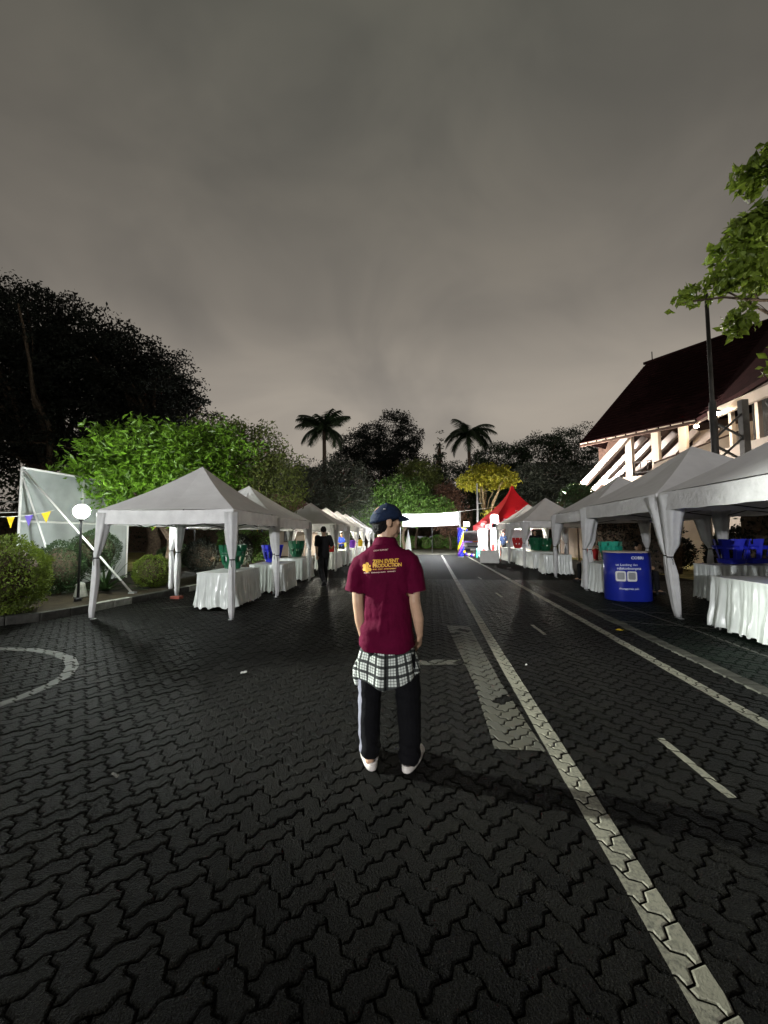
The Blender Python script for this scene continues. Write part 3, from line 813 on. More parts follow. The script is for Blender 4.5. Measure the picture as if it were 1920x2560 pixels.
def stool(label, loc, mkey, rz=0.0, group=None, s=1.0, upside=True):
    if mkey not in STOOL: STOOL[mkey] = stool_meshes(MT[mkey])
    se, ri, le = STOOL[mkey]
    t = thing('plastic_stool', label, 'stool', loc, rz, group); t.scale = (s, s, s)
    if not upside: t.rotation_euler = (PI, 0, rz); t.location.z += .45 * s
    obj('seat', se, None, t); obj('stretcher', ri, None, t)
    for k in range(4):
        o = obj('leg', le, None, t); o.rotation_euler = (0, 0, PI / 4 + k * PI / 2)
    return t
def stack(desc, x, y, z, mkey, n, rz=0.0, s=1.0, gname=None):
    for k in range(n):
        pos = ['lowest', 'second', 'third', 'fourth', 'topmost'][k] if k < n - 1 else 'topmost'
        stool(f'{desc}, {pos} of its stack' if n > 1 else desc, (x + rand(-.004, .004), y + rand(-.004, .004), z + .052 * k * s), mkey, rz + rand(-.03, .03), gname or 'stacked plastic stools', s)
stack('green plastic stool upside down on the table by the globe lamp', -4.40, 8.18, .752, 'green_pl', 2, .4, 1.05)
stack('blue plastic stool upside down on the planted-side table', -4.38, 10.30, .752, 'blue_pl', 1, .2, 1.05)
stack('dark green plastic stool upside down beside the walking man', -4.60, 12.85, .752, 'green_pl', 3, .5, 1.0)
stack('blue plastic stool upside down on the satin table', 4.85, 5.60, .832, 'blue_pl', 1, .25, 1.2)
stack('blue plastic stool upside down at the end of the satin table', 5.02, 4.98, .832, 'blue_pl', 1, .1, 1.2)
stack('blue plastic stool upside down on the table further back', 6.55, 9.35, .812, 'blue_pl', 1, .3, 1.2)
stack('blue plastic stool upside down deep on the table further back', 7.1, 9.5, .812, 'blue_pl', 1, .1, 1.2)
stack('teal plastic stool upside down beside the blue counter', 4.75, 10.95, .752, 'teal_pl', 2, .15, 1.05)
stack('green plastic stool upside down before the dark figure', 4.62, 17.85, .752, 'green_pl', 3, .3, 1.05)
stack('green plastic stool upside down next to the dark figure', 5.0, 17.75, .752, 'green_pl', 3, .1, 1.0)
stack('red plastic stool upside down near the red tent', 4.60, 21.3, .752, 'red_pl', 3, .1, 1.0)
stack('red plastic stool upside down behind the walking man', -4.35, 16.7, .752, 'red_pl', 2, .1, .9)

# ------------------------------------------------------------------ blue promotional counter
t = thing('counter', 'blue curved promotional counter with white print', 'counter', (4.42, 9.42, 0), R(-4))
def rr_outline(lx, ly, r, n=10):
    P = []
    for cx_, cy_, a0 in ((lx / 2 - r, -ly / 2 + r, -PI / 2), (lx / 2 - r, ly / 2 - r, 0), (-lx / 2 + r, ly / 2 - r, PI / 2), (-lx / 2 + r, -ly / 2 + r, PI)):
        for k in range(n + 1): P.append((cx_ + r * math.cos(a0 + PI / 2 * k / n), cy_ + r * math.sin(a0 + PI / 2 * k / n)))
    return P
CO = rr_outline(.94, .66, .315)
CB = MB().loft([[Vector((x * k_, y * k_, z)) for x, y in CO] for z, k_ in ((0.0, .985), (.02, 1.0), (.55, 1.006), (1.06, 1.0))])
CB.build('body', MT['counter'], t, smooth=True)
MB().loft([[Vector((x * 1.03, y * 1.04, z)) for x, y in CO] for z in (1.06, 1.068, 1.088, 1.092)]).build('counter_top', MT['wall'], t)
cbvh = BVHTree.FromPolygons(CB.v, CB.f)
def wrap(me, m, name, lift):
    """lay a flat print onto the curved front"""
    for v in me.vertices:
        hit, n_, _, _ = cbvh.ray_cast(Vector((v.co.x, -2, v.co.z)), Vector((0, 1, 0)))
        if hit is not None: v.co = hit + Vector((n_.x, n_.y, 0)).normalized() * lift * (1 if n_.y < 0 else -1)
    me.materials.clear(); me.materials.append(m); me.update(); return obj(name, me, None, t)
def cprint(body_, size, x, z, **kw):
    me = text_mesh(body_, size, **kw); me.transform(on_wall(x, -1, z)); wrap(me, MT['print_white'], 'lettering', .003)
def panel(name, x0, x1, z0, z1, m, lift):
    q = MB(); n = 8; q.loft([[Vector((x0 + (x1 - x0) * i / n, -1, z0 + (z1 - z0) * j / n)) for i in range(n + 1)] for j in range(n + 1)], cap=False, closed=False)
    me = q.mesh(name); bm = bmesh.new(); bm.from_mesh(me)
    r = .022                                              # rounded corners
    for v in bm.verts:
        for cx_, cz_, sx, sz in ((x0, z0, 1, 1), (x1, z0, -1, 1), (x0, z1, 1, -1), (x1, z1, -1, -1)):
            if abs(v.co.x - cx_) < 1e-5 and abs(v.co.z - cz_) < 1e-5: v.co.x += sx * r * .5; v.co.z += sz * r * .5
    bm.to_mesh(me); bm.free(); return wrap(me, m, name, lift)
cprint('COBRI', .085, .09, .95, bold=.003)
cprint('ut Looking dan', .070, -.12, .80, bold=.001)
cprint('rdiskonbuangetz', .070, -.08, .72, bold=.002)
for x0, x1 in ((-.34, -.15), (-.13, .07)):
    panel('white_frame', x0, x1, .44, .66, MT['white'], .002); panel('grey_panel', x0 + .03, x1 - .03, .48, .63, MT['print_grey'], .004)
cprint('ditungguinaja yuk', .055, -.10, .28, bold=.001)

# ------------------------------------------------------------------ lamp posts with globe
def globe_lamp(label, x, y, h, z0=0.0, r=.15, group='globe lamp posts'):
    t = thing('globe_lamp', label, 'lamp post', (x, y, z0), 0, group)
    hz = h - z0
    MB().tube([(0, 0, 0), (0, 0, .06), (0, 0, .08), (0, 0, hz - r - .03)], [.075, .07, .028, .022], 10).build('post', MT['black'], t)
    MB().lathe([(.03, hz - r - .06), (.055, hz - r - .03), (.06, hz - r + .012)], 12).build('collar', MT['dark_steel'], t)
    MB().ball((0, 0, hz), r, 16, 10).build('globe', MT['globe'], t, smooth=True)
    return t
globe_lamp('lit globe lamp on a black post beside the first white tent', -7.55, 7.52, 2.03, .10)
globe_lamp('lit globe lamp on a black post further along the planted bed, away from the tents', -8.8, 1.2, 2.0, .0)
globe_lamp('lit globe lamp far off on the lawn behind the tents', -11.40, 17.5, 2.0, .10, .15)

# ------------------------------------------------------------------ people
def ell_ring(c, rx, ry, n=16, yaw=0.0, p=2.0):
    out = []
    for k in range(n):
        a = 2 * PI * k / n; ca, sa = math.cos(a), math.sin(a)
        q = 1 / (abs(ca) ** p + abs(sa) ** p) ** (1 / p)
        x, y = rx * q * ca, ry * q * sa
        out.append(Vector((c[0] + x * math.cos(yaw) - y * math.sin(yaw), c[1] + x * math.sin(yaw) + y * math.cos(yaw), c[2])))
    return out
def limb(m, pts, rad, n=12):
    """tapered limb with round ends through the joints"""
    pts = [Vector(p) for p in pts]; P, Rr = [], []
    d0 = (pts[1] - pts[0]).normalized(); d1 = (pts[-1] - pts[-2]).normalized()
    for a in (80, 55, 25): P.append(pts[0] - d0 * rad[0] * math.sin(R(a))); Rr.append(rad[0] * math.cos(R(a)))
    for i in range(len(pts)):
        P.append(pts[i]); Rr.append(rad[i])
    for a in (25, 55, 80): P.append(pts[-1] + d1 * rad[-1] * math.sin(R(a))); Rr.append(rad[-1] * math.cos(R(a)))
    m.tube(P, Rr, n)
def remeshed(m, voxel, smooth=4, disp=None):
    """weld overlapping closed shapes into ONE continuous surface"""
    me = m.mesh('tmp'); o = bpy.data.objects.new('tmp', me); col.objects.link(o)
    r = o.modifiers.new('r', 'REMESH'); r.mode = 'VOXEL'; r.voxel_size = voxel; r.use_smooth_shade = True
    if smooth:
        s = o.modifiers.new('s', 'SMOOTH'); s.factor = 0.5; s.iterations = smooth
    dg = bpy.context.evaluated_depsgraph_get()
    out = bpy.data.meshes.new_from_object(o.evaluated_get(dg))
    bpy.data.objects.remove(o); bpy.data.meshes.remove(me)
    if disp is not None:
        n = len(out.vertices); co = np.empty(n * 3, np.float32); out.vertices.foreach_get('co', co)
        no = np.empty(n * 3, np.float32); out.vertices.foreach_get('normal', no)
        co = co.reshape(-1, 3); no = no.reshape(-1, 3)
        d = np.array([disp(Vector(p)) for p in co], np.float32)
        out.vertices.foreach_set('co', (co + no * d[:, None]).ravel()); out.update()
    out.polygons.foreach_set('use_smooth', [True] * len(out.polygons))
    out.materials.clear()
    return out
def bez(a, b, t): return Vector(a).lerp(Vector(b), t)
def hand(m, wrist, d, side, palm_n, s=1.0, curl=0.5):
    """palm and five separate bent fingers; d = pointing direction, palm_n = towards which the fingers curl, side = +1/-1 thumb side"""
    d = Vector(d).normalized(); pn = Vector(palm_n); pn = (pn - d * pn.dot(d)).normalized(); sd = d.cross(pn).normalized() * side
    W = Vector(wrist)
    m.loft([[W + d * t * s + sd * (w * math.cos(a)) * s + pn * (h_ * math.sin(a)) * s for a in [2 * PI * k / 12 for k in range(12)]] for t, w, h_ in ((-.02, .026, .021), (.02, .033, .018), (.06, .041, .016), (.09, .040, .014))])
    for k, (off, L, r) in enumerate(((-.030, .062, .0078), (-.010, .078, .0085), (.011, .082, .0088), (.031, .074, .0085))):
        b = W + d * .085 * s + sd * -off * s * -1
        c = curl * (1.0 + .12 * (3 - k)); p = [b - d * .02 * s, b]; dirn = d.copy()
        for seg, f in enumerate((.45, .31, .24)):
            ang = c * (.55 + .35 * seg); q = Matrix.Rotation(-ang * (1 if d.cross(pn).dot(d.cross(pn)) else 1), 3, d.cross(pn).normalized()) if False else None
            dirn = (dirn * math.cos(ang) + pn * math.sin(ang)).normalized() if seg == 0 else (dirn + pn * ang * .8).normalized()
            p.append(p[-1] + dirn * L * f * s)
        limb(m, p, [r * s, r * s, r * .96 * s, r * .9 * s, r * .8 * s], 8)
    tb = W + d * .025 * s + sd * .030 * s
    limb(m, [tb, tb + (d * .030 + sd * .022 + pn * .012) * s, tb + (d * .058 + sd * .024 + pn * .026) * s, tb + (d * .078 + sd * .020 + pn * .036) * s], [.013 * s, .0115 * s, .0095 * s, .008 * s], 8)

def head_shapes(m, c, yaw, s=1.0, tilt=0.0):
    """head facing local +Y turned by yaw about Z; c = centre of the skull"""
    Rz = Matrix.Rotation(yaw, 3, 'Z') @ Matrix.Rotation(tilt, 3, 'X')
    T = lambda p: Vector(c) + Rz @ (Vector(p) * s)
    def ball(p, r):
        q = MB().ball((0, 0, 0), r, 16, 10); m.add([T(Vector(v) + Vector(p)) for v in q.v], q.f)
    ball((0, -.008, .012), (.074, .094, .098))
    ball((0, .028, -.035), (.058, .058, .078))         # face mass
    ball((0, .052, -.094), (.030, .028, .024))          # chin
    for sx in (-1, 1):
        ball((sx * .034, .018, -.072), (.024, .045, .028))    # jaw sides
        ball((sx * .036, .066, -.012), (.022, .016, .018))    # cheek bones
        ball((sx * .078, -.006, -.012), (.010, .020, .033))   # ears
        ball((sx * .030, .080, .022), (.022, .010, .010))     # brows
    q = [(0, .080, .014), (0, .092, -.012), (0, .098, -.028), (0, .088, -.036)]
    limb(m, [T(p) for p in q], [.009 * s, .011 * s, .014 * s, .013 * s], 8)
    ball((0, .086, -.058), (.024, .010, .007)); ball((0, .084, -.070), (.021, .010, .008))
    return T

def simple_person(name, label, loc, rz, J, shirt, trousers, shoe='black', hair=True, s=1.0, headyaw=0.0, long_sleeve=False, voxel=.014):
    """background figure: one body mesh; clothes, shoes and hair as children. J overrides joint positions (local, facing +Y)."""
    D = dict(pel=(0, 0, .93), chest=(0, .0, 1.25), neck=(0, 0, 1.43), head=(0, .015, 1.575),
             shL=(-.175, 0, 1.385), elL=(-.225, -.01, 1.11), wrL=(-.23, .05, .87), shR=(.175, 0, 1.385), elR=(.225, -.01, 1.11), wrR=(.23, .05, .87),
             hiL=(-.09, 0, .90), knL=(-.10, .02, .49), anL=(-.11, -.01, .085), hiR=(.09, 0, .90), knR=(.10, .02, .49), anR=(.11, -.01, .085),
             toL=(0, .17, -.05), toR=(0, .17, -.05))
    D.update(J)
    V_ = {k: Vector(v) for k, v in D.items()}
    t = thing(name, label, 'person', loc, rz, None); t.scale = (s, s, s)
    body = MB()
    head_shapes(body, V_['head'], headyaw)
    limb(body, [V_['chest'], V_['neck'], V_['head'] - Vector((0, 0, .06))], [.07, .052, .05])
    limb(body, [V_['pel'], (V_['pel'] + V_['chest']) / 2, V_['chest']], [.11, .10, .12])
    for S_ in 'LR':
        limb(body, [V_['chest'] + Vector((0, 0, .08)), V_['sh' + S_], V_['el' + S_], V_['wr' + S_]], [.06, .052, .040, .027])
        d = (V_['wr' + S_] - V_['el' + S_]).normalized()
        hand(body, V_['wr' + S_], d, 1 if S_ == 'L' else -1, Vector((0, .6, 0)) + Vector((.6 if S_ == 'L' else -.6, 0, 0)), 1.0, .4)
        limb(body, [V_['pel'], V_['hi' + S_], V_['kn' + S_], V_['an' + S_]], [.09, .085, .058, .040])
        limb(body, [V_['an' + S_], V_['an' + S_] + (V_['to' + S_] * .8)], [.038, .034])
    o = obj('body', remeshed(body, voxel, 2), MT['skin'], t)
    sh = MB()
    up_ = (V_['chest'] - V_['pel']).normalized()
    def tring(p, rx, ry):
        side = (V_['shR'] - V_['shL']).normalized(); fwd = up_.cross(side) * -1
        return [p + side * rx * math.cos(a) + fwd * ry * math.sin(a) for a in [2 * PI * k / 16 for k in range(16)]]
    P0, P1, P2 = V_['pel'] - up_ * .06, V_['chest'], V_['neck'] - Vector((0, 0, .01))
    sh.loft([tring(P0, .172, .125), tring(P0.lerp(P1, .5), .160, .118), tring(P1, .182, .122), tring(P1.lerp(P2, .55), .178, .105), tring(P1.lerp(P2, .85), .12, .082), tring(P2, .062, .06)])
    for S_ in 'LR':
        a, b, c_ = V_['sh' + S_], V_['el' + S_], V_['wr' + S_]
        if long_sleeve: limb(sh, [a, b, b.lerp(c_, .9)], [.075, .058, .042])
        else: limb(sh, [a, a.lerp(b, .45), a.lerp(b, .8)], [.078, .073, .070])
    obj('shirt', remeshed(sh, voxel, 2, lambda p: .010 * noise.noise(p * 9) + .005 * noise.noise(p * 21)), MT[shirt] if isinstance(shirt, str) else shirt, o)
    tr = MB(); limb(tr, [V_['pel'] + Vector((0, 0, .03)), V_['pel'] - Vector((0, 0, .05))], [.135, .13])
    for S_ in 'LR': limb(tr, [V_['hi' + S_], V_['kn' + S_], V_['kn' + S_].lerp(V_['an' + S_], .93)], [.105, .080, .066])
    obj('trousers', remeshed(tr, voxel, 2, lambda p: .010 * noise.noise(p * 8)), MT[trousers], o)
    for S_ in 'LR':
        sm = MB(); a = V_['an' + S_]; b = a + V_['to' + S_]
        limb(sm, [a + Vector((0, 0, -.035)) - V_['to' + S_] * .25, a.lerp(b, .5) + Vector((0, 0, -.028)), b], [.046, .048, .040])
        obj('shoe', remeshed(sm, .012, 1), MT[shoe], o)
    if hair:
        h_ = MB(); Rz = Matrix.Rotation(headyaw, 3, 'Z')
        q = MB().ball((0, -.022, .030), (.083, .096, .098), 16, 10)
        h_.add([V_['head'] + Rz @ Vector(v) for v in q.v], q.f)
        obj('hair', remeshed(h_, .012, 1, lambda p: .006 * noise.noise(p * 40)), MT['hair'], o)
    return t

# --- the young man standing on the paving, seen from behind
man = thing('person', 'young man in maroon shirt and navy cap standing with his back turned', 'person', (-0.292, 2.56, 0.0), 0)
body = MB()
HC = Vector((-.002, .012, 1.575)); HY = -R(66)
head_shapes(body, HC, HY, 1.0)
limb(body, [(-.008, .0, 1.33), (-.010, .004, 1.45), (-.004, .008, 1.53)], [.075, .057, .056])
body.loft([ell_ring((0, 0, z), rx, ry, 16, 0, 2.4) for z, rx, ry in ((.74, .145, .10), (.85, .150, .105), (.98, .130, .095), (1.12, .140, .100), (1.25, .140, .092), (1.33, .120, .075), (1.39, .06, .05))])
# arms: left hangs straight with the hand in front of the thigh, right a little bent
limb(body, [(-.11, 0, 1.31), (-.165, -.002, 1.285), (-.197, -.012, 1.19), (-.192, -.012, 1.04), (-.185, .020, .91), (-.172, .065, .79)], [.042, .042, .041, .0385, .036, .025])
limb(body, [(.10, 0, 1.315), (.145, -.002, 1.295), (.178, -.012, 1.19), (.180, -.014, 1.05), (.203, .012, .93), (.208, .058, .815)], [.042, .042, .041, .0400, .038, .025])
hand(body, (-.172, .068, .785), (.12, .45, -.88), 1, (.75, .5, .2), .95, .45)
hand(body, (.208, .060, .810), (-.10, .35, -.92), -1, (-.75, .4, .2), .95, .5)
for sx, kx, ax, tx, ty in ((-1, -.112, -.112, -.050, .170), (1, .130, .138, .045, .170)):
    limb(body, [(sx * .075, 0, .82), (sx * .085, 0, .76), (kx, .010, .45), (kx * .55 + ax * .45, -.012, .30), (ax, -.010, .095)], [.09, .080, .050, .045, .034])
    limb(body, [(ax, -.045, .050), (ax + tx * .30, .02, .055), (ax + tx * .75, ty * .70, .040), (ax + tx, ty, .033)], [.030, .036, .034, .024])
BODY = obj('body', remeshed(body, .0058, 3), MT['skin'], man)
# eyes
for sx in (-1, 1):
    q = MB().ball((0, 0, 0), (.011, .006, .006), 8, 6); Rz = Matrix.Rotation(HY, 3, 'Z')
    e_ = MB().add([HC + Rz @ (Vector(v) + Vector((sx * .031, .0765, .006))) for v in q.v], q.f)
    e_.build('eye', MT['black'], BODY, True)
# hair under the cap
hm = MB(); Rz = Matrix.Rotation(HY, 3, 'Z')
for p_, r_ in (((0, -.024, .000), (.079, .088, .066)), ((0, -.046, -.045), (.066, .056, .050)), ((.062, .018, .022), (.020, .034, .030)), ((-.062, .018, .022), (.020, .034, .030))):
    q = MB().ball(p_, r_, 16, 10); hm.add([HC + Rz @ Vector(v) for v in q.v], q.f)
obj('hair', remeshed(hm, .006, 2, lambda p: .0035 * noise.noise(p * 70)), MT['hair'], BODY)
# cap: crown with panels, bill, strap
cp = MB(); rows = []
for i in range(10):
    a = R(-12) + (PI / 2 - R(-12)) * i / 9
    rows.append([HC + Rz @ Vector((.093 * math.cos(a) * math.cos(b) * (1 + .012 * math.cos(6 * b)), -.004 + .108 * math.cos(a) * math.sin(b) * (1 + .012 * math.cos(6 * b)), .030 + .090 * math.sin(a) - .030 * math.cos(a) * max(0, -math.sin(b)))) for b in [2 * PI * k / 36 for k in range(36)]])
cp.loft(rows); cap = cp.build('cap', MT['navy'], BODY, True)
bl = MB()
for top in (0, 1):
    pass
rows = []
for zoff in (.004, -.004):
    for j in range(6):
        t_ = j / 5
        rows.append([HC + Rz @ Vector(((.082 * math.cos(b)) * (1 - .10 * t_), .062 + (.045 + .052 * t_) * math.sin(b), .034 - .020 * t_ * math.sin(b) - .030 * (math.cos(b) ** 2) * (.4 + .6 * t_) + zoff)) for b in [PI * k / 14 for k in range(15)]])
top, bot = rows[:6], rows[6:]
bl.loft(top + bot[::-1] + [top[0]], cap=False, closed=False); bl.build('bill', MT['navy'], cap, True)
MB().ball(HC + Vector((0, 0, .120)), (.008, .008, .005), 8, 5).build('button', MT['navy'], cap, True)
st = MB()
for k in range(7):
    b = R(-90 - 21 + 7 * k); st.ball(HC + Rz @ Vector((.094 * math.cos(b), -.004 + .109 * math.sin(b), -.010)), (.006, .006, .007), 6, 4)
st.build('strap', MT['navy'], cap)
for (b, zz) in ((R(-60), .050), (R(-20), .075)):
    MB().ball(HC + Rz @ Vector((.0905 * math.cos(b), -.004 + .104 * math.sin(b), zz)), (.010, .005, .004), 6, 4).build('stitching', MT['print_grey'], cap)

# shirt: one cloth surface, open at hem and sleeves
sh = MB()
sh.loft([ell_ring((cx_, cy_, z), rx, ry, 28, 0, 2.5) for z, cx_, cy_, rx, ry in (
    (.735, .008, -.004, .186, .132), (.80, .004, -.004, .180, .130), (.90, .0, -.002, .165, .120), (1.0, .0, 0, .158, .112), (1.12, -.002, 0, .160, .112),
    (1.22, -.004, -.002, .172, .116), (1.29, -.006, -.004, .188, .112), (1.340, -.007, -.002, .186, .094), (1.372, -.008, .0, .150, .080), (1.408, -.010, .002, .092, .070), (1.446, -.010, .006, .066, .064))])
SLE = ((-1, [(-.13, 0, 1.335), (-.168, -.003, 1.30), (-.194, -.012, 1.22), (-.212, -.012, 1.100)], [.050, .065, .071, .077]),
       (1, [(.11, 0, 1.350), (.150, -.003, 1.315), (.176, -.012, 1.23), (.192, -.012, 1.105)], [.050, .063, .068, .071]))
for sx, P, r_ in SLE:
    MBP = [Vector(p) for p in P]; sh.tube(MBP, r_, 18)
def shirt_disp(p):
    x, y, z = p
    d = .009 * noise.noise(Vector((x * 6, y * 6, z * 2.6 + 4)))
    d += .0075 * noise.noise(Vector((x * 16 + z * 7, y * 12, z * 6 - x * 9)))
    low = max(0, min(1, (1.0 - z) / .22))
    d += .010 * low * math.sin(x * 30 + 3.5 * noise.noise(Vector((x * 4, 0, z * 5))))          # soft vertical drapes near the hem
    d += .013 * math.exp(-((z - .90 - .20 * x) / .035) ** 2) * (x < .02) * (1 if y < 0 else .3)     # fold over the tied flannel
    d -= .010 * math.exp(-((z - .955 - .25 * x) / .030) ** 2) * (x < .03)
    d += .006 * math.exp(-((x + .01 + .02 * math.sin(z * 9)) / .012) ** 2) * (.85 < z < 1.18) * (y < 0)
    for sg in (-1, 1):                                                                           # creases from the armpit
        d += .006 * math.sin((x * sg - .1) * 60 + z * 55) * max(0, 1 - abs(z - 1.14) / .12) * max(0, 1 - abs(x * sg - .15) / .07)
    return d
sme = remeshed(sh, .0075, 3, shirt_disp)
bm = bmesh.new(); bm.from_mesh(sme)
for v in bm.verts:                                   # hem hangs lower in the middle of the back
    if v.co.z < .90: v.co.z += (.90 - v.co.z) / .165 * (.050 * (v.co.x / .185) ** 2 - .012)
bmesh.ops.bisect_plane(bm, geom=bm.verts[:] + bm.edges[:] + bm.faces[:], plane_co=(0, 0, .742), plane_no=(0, 0, 1), clear_inner=True)
bmesh.ops.delete(bm, geom=[f for f in bm.faces if f.calc_center_median().z < .80 and f.normal.z < -.6], context='FACES')
for sx, P, r_ in SLE:
    ax = (Vector(P[-1]) - Vector(P[-2])).normalized(); pc = Vector(P[-1]) - ax * .012
    near = [f for f in bm.faces if (f.calc_center_median() - Vector(P[-1])).length < .13 and f.calc_center_median().x * sx > .118]
    gv = set(v for f in near for v in f.verts); ge = set(e_ for f in near for e_ in f.edges)
    bmesh.ops.bisect_plane(bm, geom=list(gv) + list(ge) + near, plane_co=pc, plane_no=ax, clear_outer=False)
    bmesh.ops.delete(bm, geom=[f for f in bm.faces if (f.calc_center_median() - pc).dot(ax) > 0 and (f.calc_center_median() - pc).length < .10 and f.calc_center_median().x * sx > .118 and (f.normal.dot(ax) > .3 or f.calc_center_median().x * sx > .19)], context='FACES')
bm.to_mesh(sme); bm.free()
SHIRT = obj('shirt', sme, MT['maroon'], BODY)
so = SHIRT.modifiers.new('thickness', 'SOLIDIFY'); so.thickness = .003; so.offset = -1
bvh = BVHTree.FromPolygons([v.co.copy() for v in sme.vertices], [tuple(p.vertices) for p in sme.polygons])
# collar folded down round the neck
cl = MB(); rows = []
for rr, zz in ((.061, 1.430), (.062, 1.452), (.067, 1.460), (.076, 1.448), (.086, 1.420), (.090, 1.410)):
    rows.append([Vector((-.010 + rr * math.cos(b), .004 + rr * .98 * math.sin(b), zz - .010 * math.sin(b) + .004 * noise.noise(Vector((math.cos(b) * 3, math.sin(b) * 3, zz * 20))))) for b in [2 * PI * k / 32 for k in range(32)]])
cl.loft(rows, cap=False); cl.build('collar', MT['maroon'], SHIRT, True)
# prints on the back: projected onto the cloth
def print_on_back(name, me, m, parent):
    for v in me.vertices:
        hit, n_, _, _ = bvh.ray_cast(Vector((v.co.x, -1, v.co.z)), Vector((0, 1, 0)))
        if hit is not None: v.co = hit + n_.normalized() * .0022 if n_.y < 0 else hit - n_.normalized() * .0022
    me.materials.clear(); me.materials.append(m); me.update()
    return obj(name, me, None, parent)
def back_text(body_, size, x, z, m, ang=0.0, **kw):
    me = text_mesh(body_, size, align='LEFT', **kw)
    me.transform(Matrix.Translation((x, -.3, z)) @ Matrix.Rotation(-ang, 4, 'Y') @ Matrix.Rotation(PI / 2, 4, 'X'))
    return print_on_back('lettering', me, m, SHIRT)
back_text('CREW SUPPORT', .0130, -.079, 1.378, MT['print_pale'], R(5), bold=.0003, shear=.25)
back_text('ZEIN EVENT', .0325, -.079, 1.309, MT['print_gold'], R(3), bold=.0010, space=.93)
back_text('PRODUCTION', .0300, -.079, 1.283, MT['print_gold'], R(3), bold=.0010, space=.92)
back_text('MUSIC . EVENT . ENTERTAINMENT', .0098, -.079, 1.262, MT['print_gold'], R(2.5), bold=.0004, space=1.0)
back_text('zein.event    @zeineventproduction    zeineventpro', .0100, -.141, 1.238, MT['print_pale'], R(4), bold=.0004)
# honeycomb emblem: hexagon with a small notch of hexagons
em_m = MB(); hx, hz_ = -.117, 1.272
for (ox, oz, rr) in [(0, 0, .0135)] + [(.0215 * math.cos(R(30 + 60 * k)), .0215 * math.sin(R(30 + 60 * k)), .0130 if k else .0080) for k in range(6)]:
    em_m.add([(hx + ox + rr * math.cos(R(60 * k)), -.3, hz_ + oz + rr * math.sin(R(60 * k))) for k in range(6)], [tuple(range(6))])
print_on_back('emblem', em_m.mesh('emblem'), MT['print_gold'], SHIRT)

# flannel shirt tied round the hips (checked)
def plaid():
    m = bpy.data.materials.new('plaid_flannel'); m.use_nodes = True
    N, L = m.node_tree.nodes, m.node_tree.links; b = N['Principled BSDF']
    b.inputs['Roughness'].default_value = .8; b.inputs['Specular IOR Level'].default_value = .2
    uv = N.new('ShaderNodeUVMap'); sp = N.new('ShaderNodeSeparateXYZ'); L.new(uv.outputs[0], sp.inputs[0])
    def bands(sock, period, spec):
        fr = N.new('ShaderNodeMath'); fr.operation = 'DIVIDE'; fr.inputs[1].default_value = period; L.new(sock, fr.inputs[0])
        f2 = N.new('ShaderNodeMath'); f2.operation = 'FRACT'; L.new(fr.outputs[0], f2.inputs[0])
        cr = N.new('ShaderNodeValToRGB'); cr.color_ramp.interpolation = 'CONSTANT'
        el = cr.color_ramp.elements
        el[0].position = 0; el[0].color = (spec[0][1],) * 3 + (1,)
        el[1].position = spec[1][0]; el[1].color = (spec[1][1],) * 3 + (1,)
        for p, v in spec[2:]:
            q = el.new(p); q.color = (v,) * 3 + (1,)
        L.new(f2.outputs[0], cr.inputs[0]); return cr.outputs[0]
    a = bands(sp.outputs['X'], .056, [(0, .04), (.28, .9), (.46, .35), (.54, .9), (.74, .35), (.82, .9)])
    c = bands(sp.outputs['Y'], .060, [(0, .05), (.30, .9), (.48, .35), (.55, .9), (.75, .35), (.83, .9)])
    ml = N.new('ShaderNodeVectorMath'); ml.operation = 'MULTIPLY'; L.new(a, ml.inputs[0]); L.new(c, ml.inputs[1])
    sq = N.new('ShaderNodeVectorMath'); sq.operation = 'MULTIPLY'; sq.inputs[1].default_value = (.62, .66, .61); L.new(ml.outputs[0], sq.inputs[0])
    ad = N.new('ShaderNodeVectorMath'); ad.operation = 'ADD'; ad.inputs[1].default_value = (.012, .014, .014); L.new(sq.outputs[0], ad.inputs[0])
    L.new(ad.outputs[0], b.inputs['Base Color'])
    return m
FL = plaid()
n, rows = 120, 26; V = []; UV = []
for j in range(rows):
    t_ = j / (rows - 1)
    for k in range(n + 1):
        b = -PI / 2 + 2 * PI * k / n           # starts at the middle of the back
        back = .5 - .5 * math.sin(b)
        hem = .548 + .055 * (1 - back) + (.050 if math.cos(b) > .55 else .0) * 0 - .022 * math.exp(-((b % (2 * PI) - 1.5 * PI) / .35) ** 2) + .035 * max(0, math.cos(b)) ** 2
        z = .79 + (hem - .79) * t_
        rx, ry = .158 + .042 * t_, .108 + .044 * t_
        w = .011 * t_ * math.sin(7 * b + 2 * t_ + 2 * noise.noise(Vector((b, 3, t_)))) + .010 * noise.noise(Vector((math.cos(b) * 3, math.sin(b) * 3, z * 9)))
        w += .018 * math.exp(-((math.cos(b) + .95) / .16) ** 2) * math.sin(t_ * PI * 1.2)
        V.append((.004 + (rx + w) * math.cos(b), -.002 + (ry + w) * math.sin(b), z)); UV.append((k / n * 2 * PI * .162, z + .012 * math.sin(b * 3)))
F = [(j * (n + 1) + k, j * (n + 1) + k + 1, (j + 1) * (n + 1) + k + 1, (j + 1) * (n + 1) + k) for j in range(rows - 1) for k in range(n)]
fme = np_mesh('flannel', V, F, True); ul = fme.uv_layers.new(name='UVMap')
for lp in fme.loops: ul.data[lp.index].uv = UV[lp.vertex_index]
FLN = obj('tied_flannel', fme, FL, BODY); so = FLN.modifiers.new('thickness', 'SOLIDIFY'); so.thickness = .004
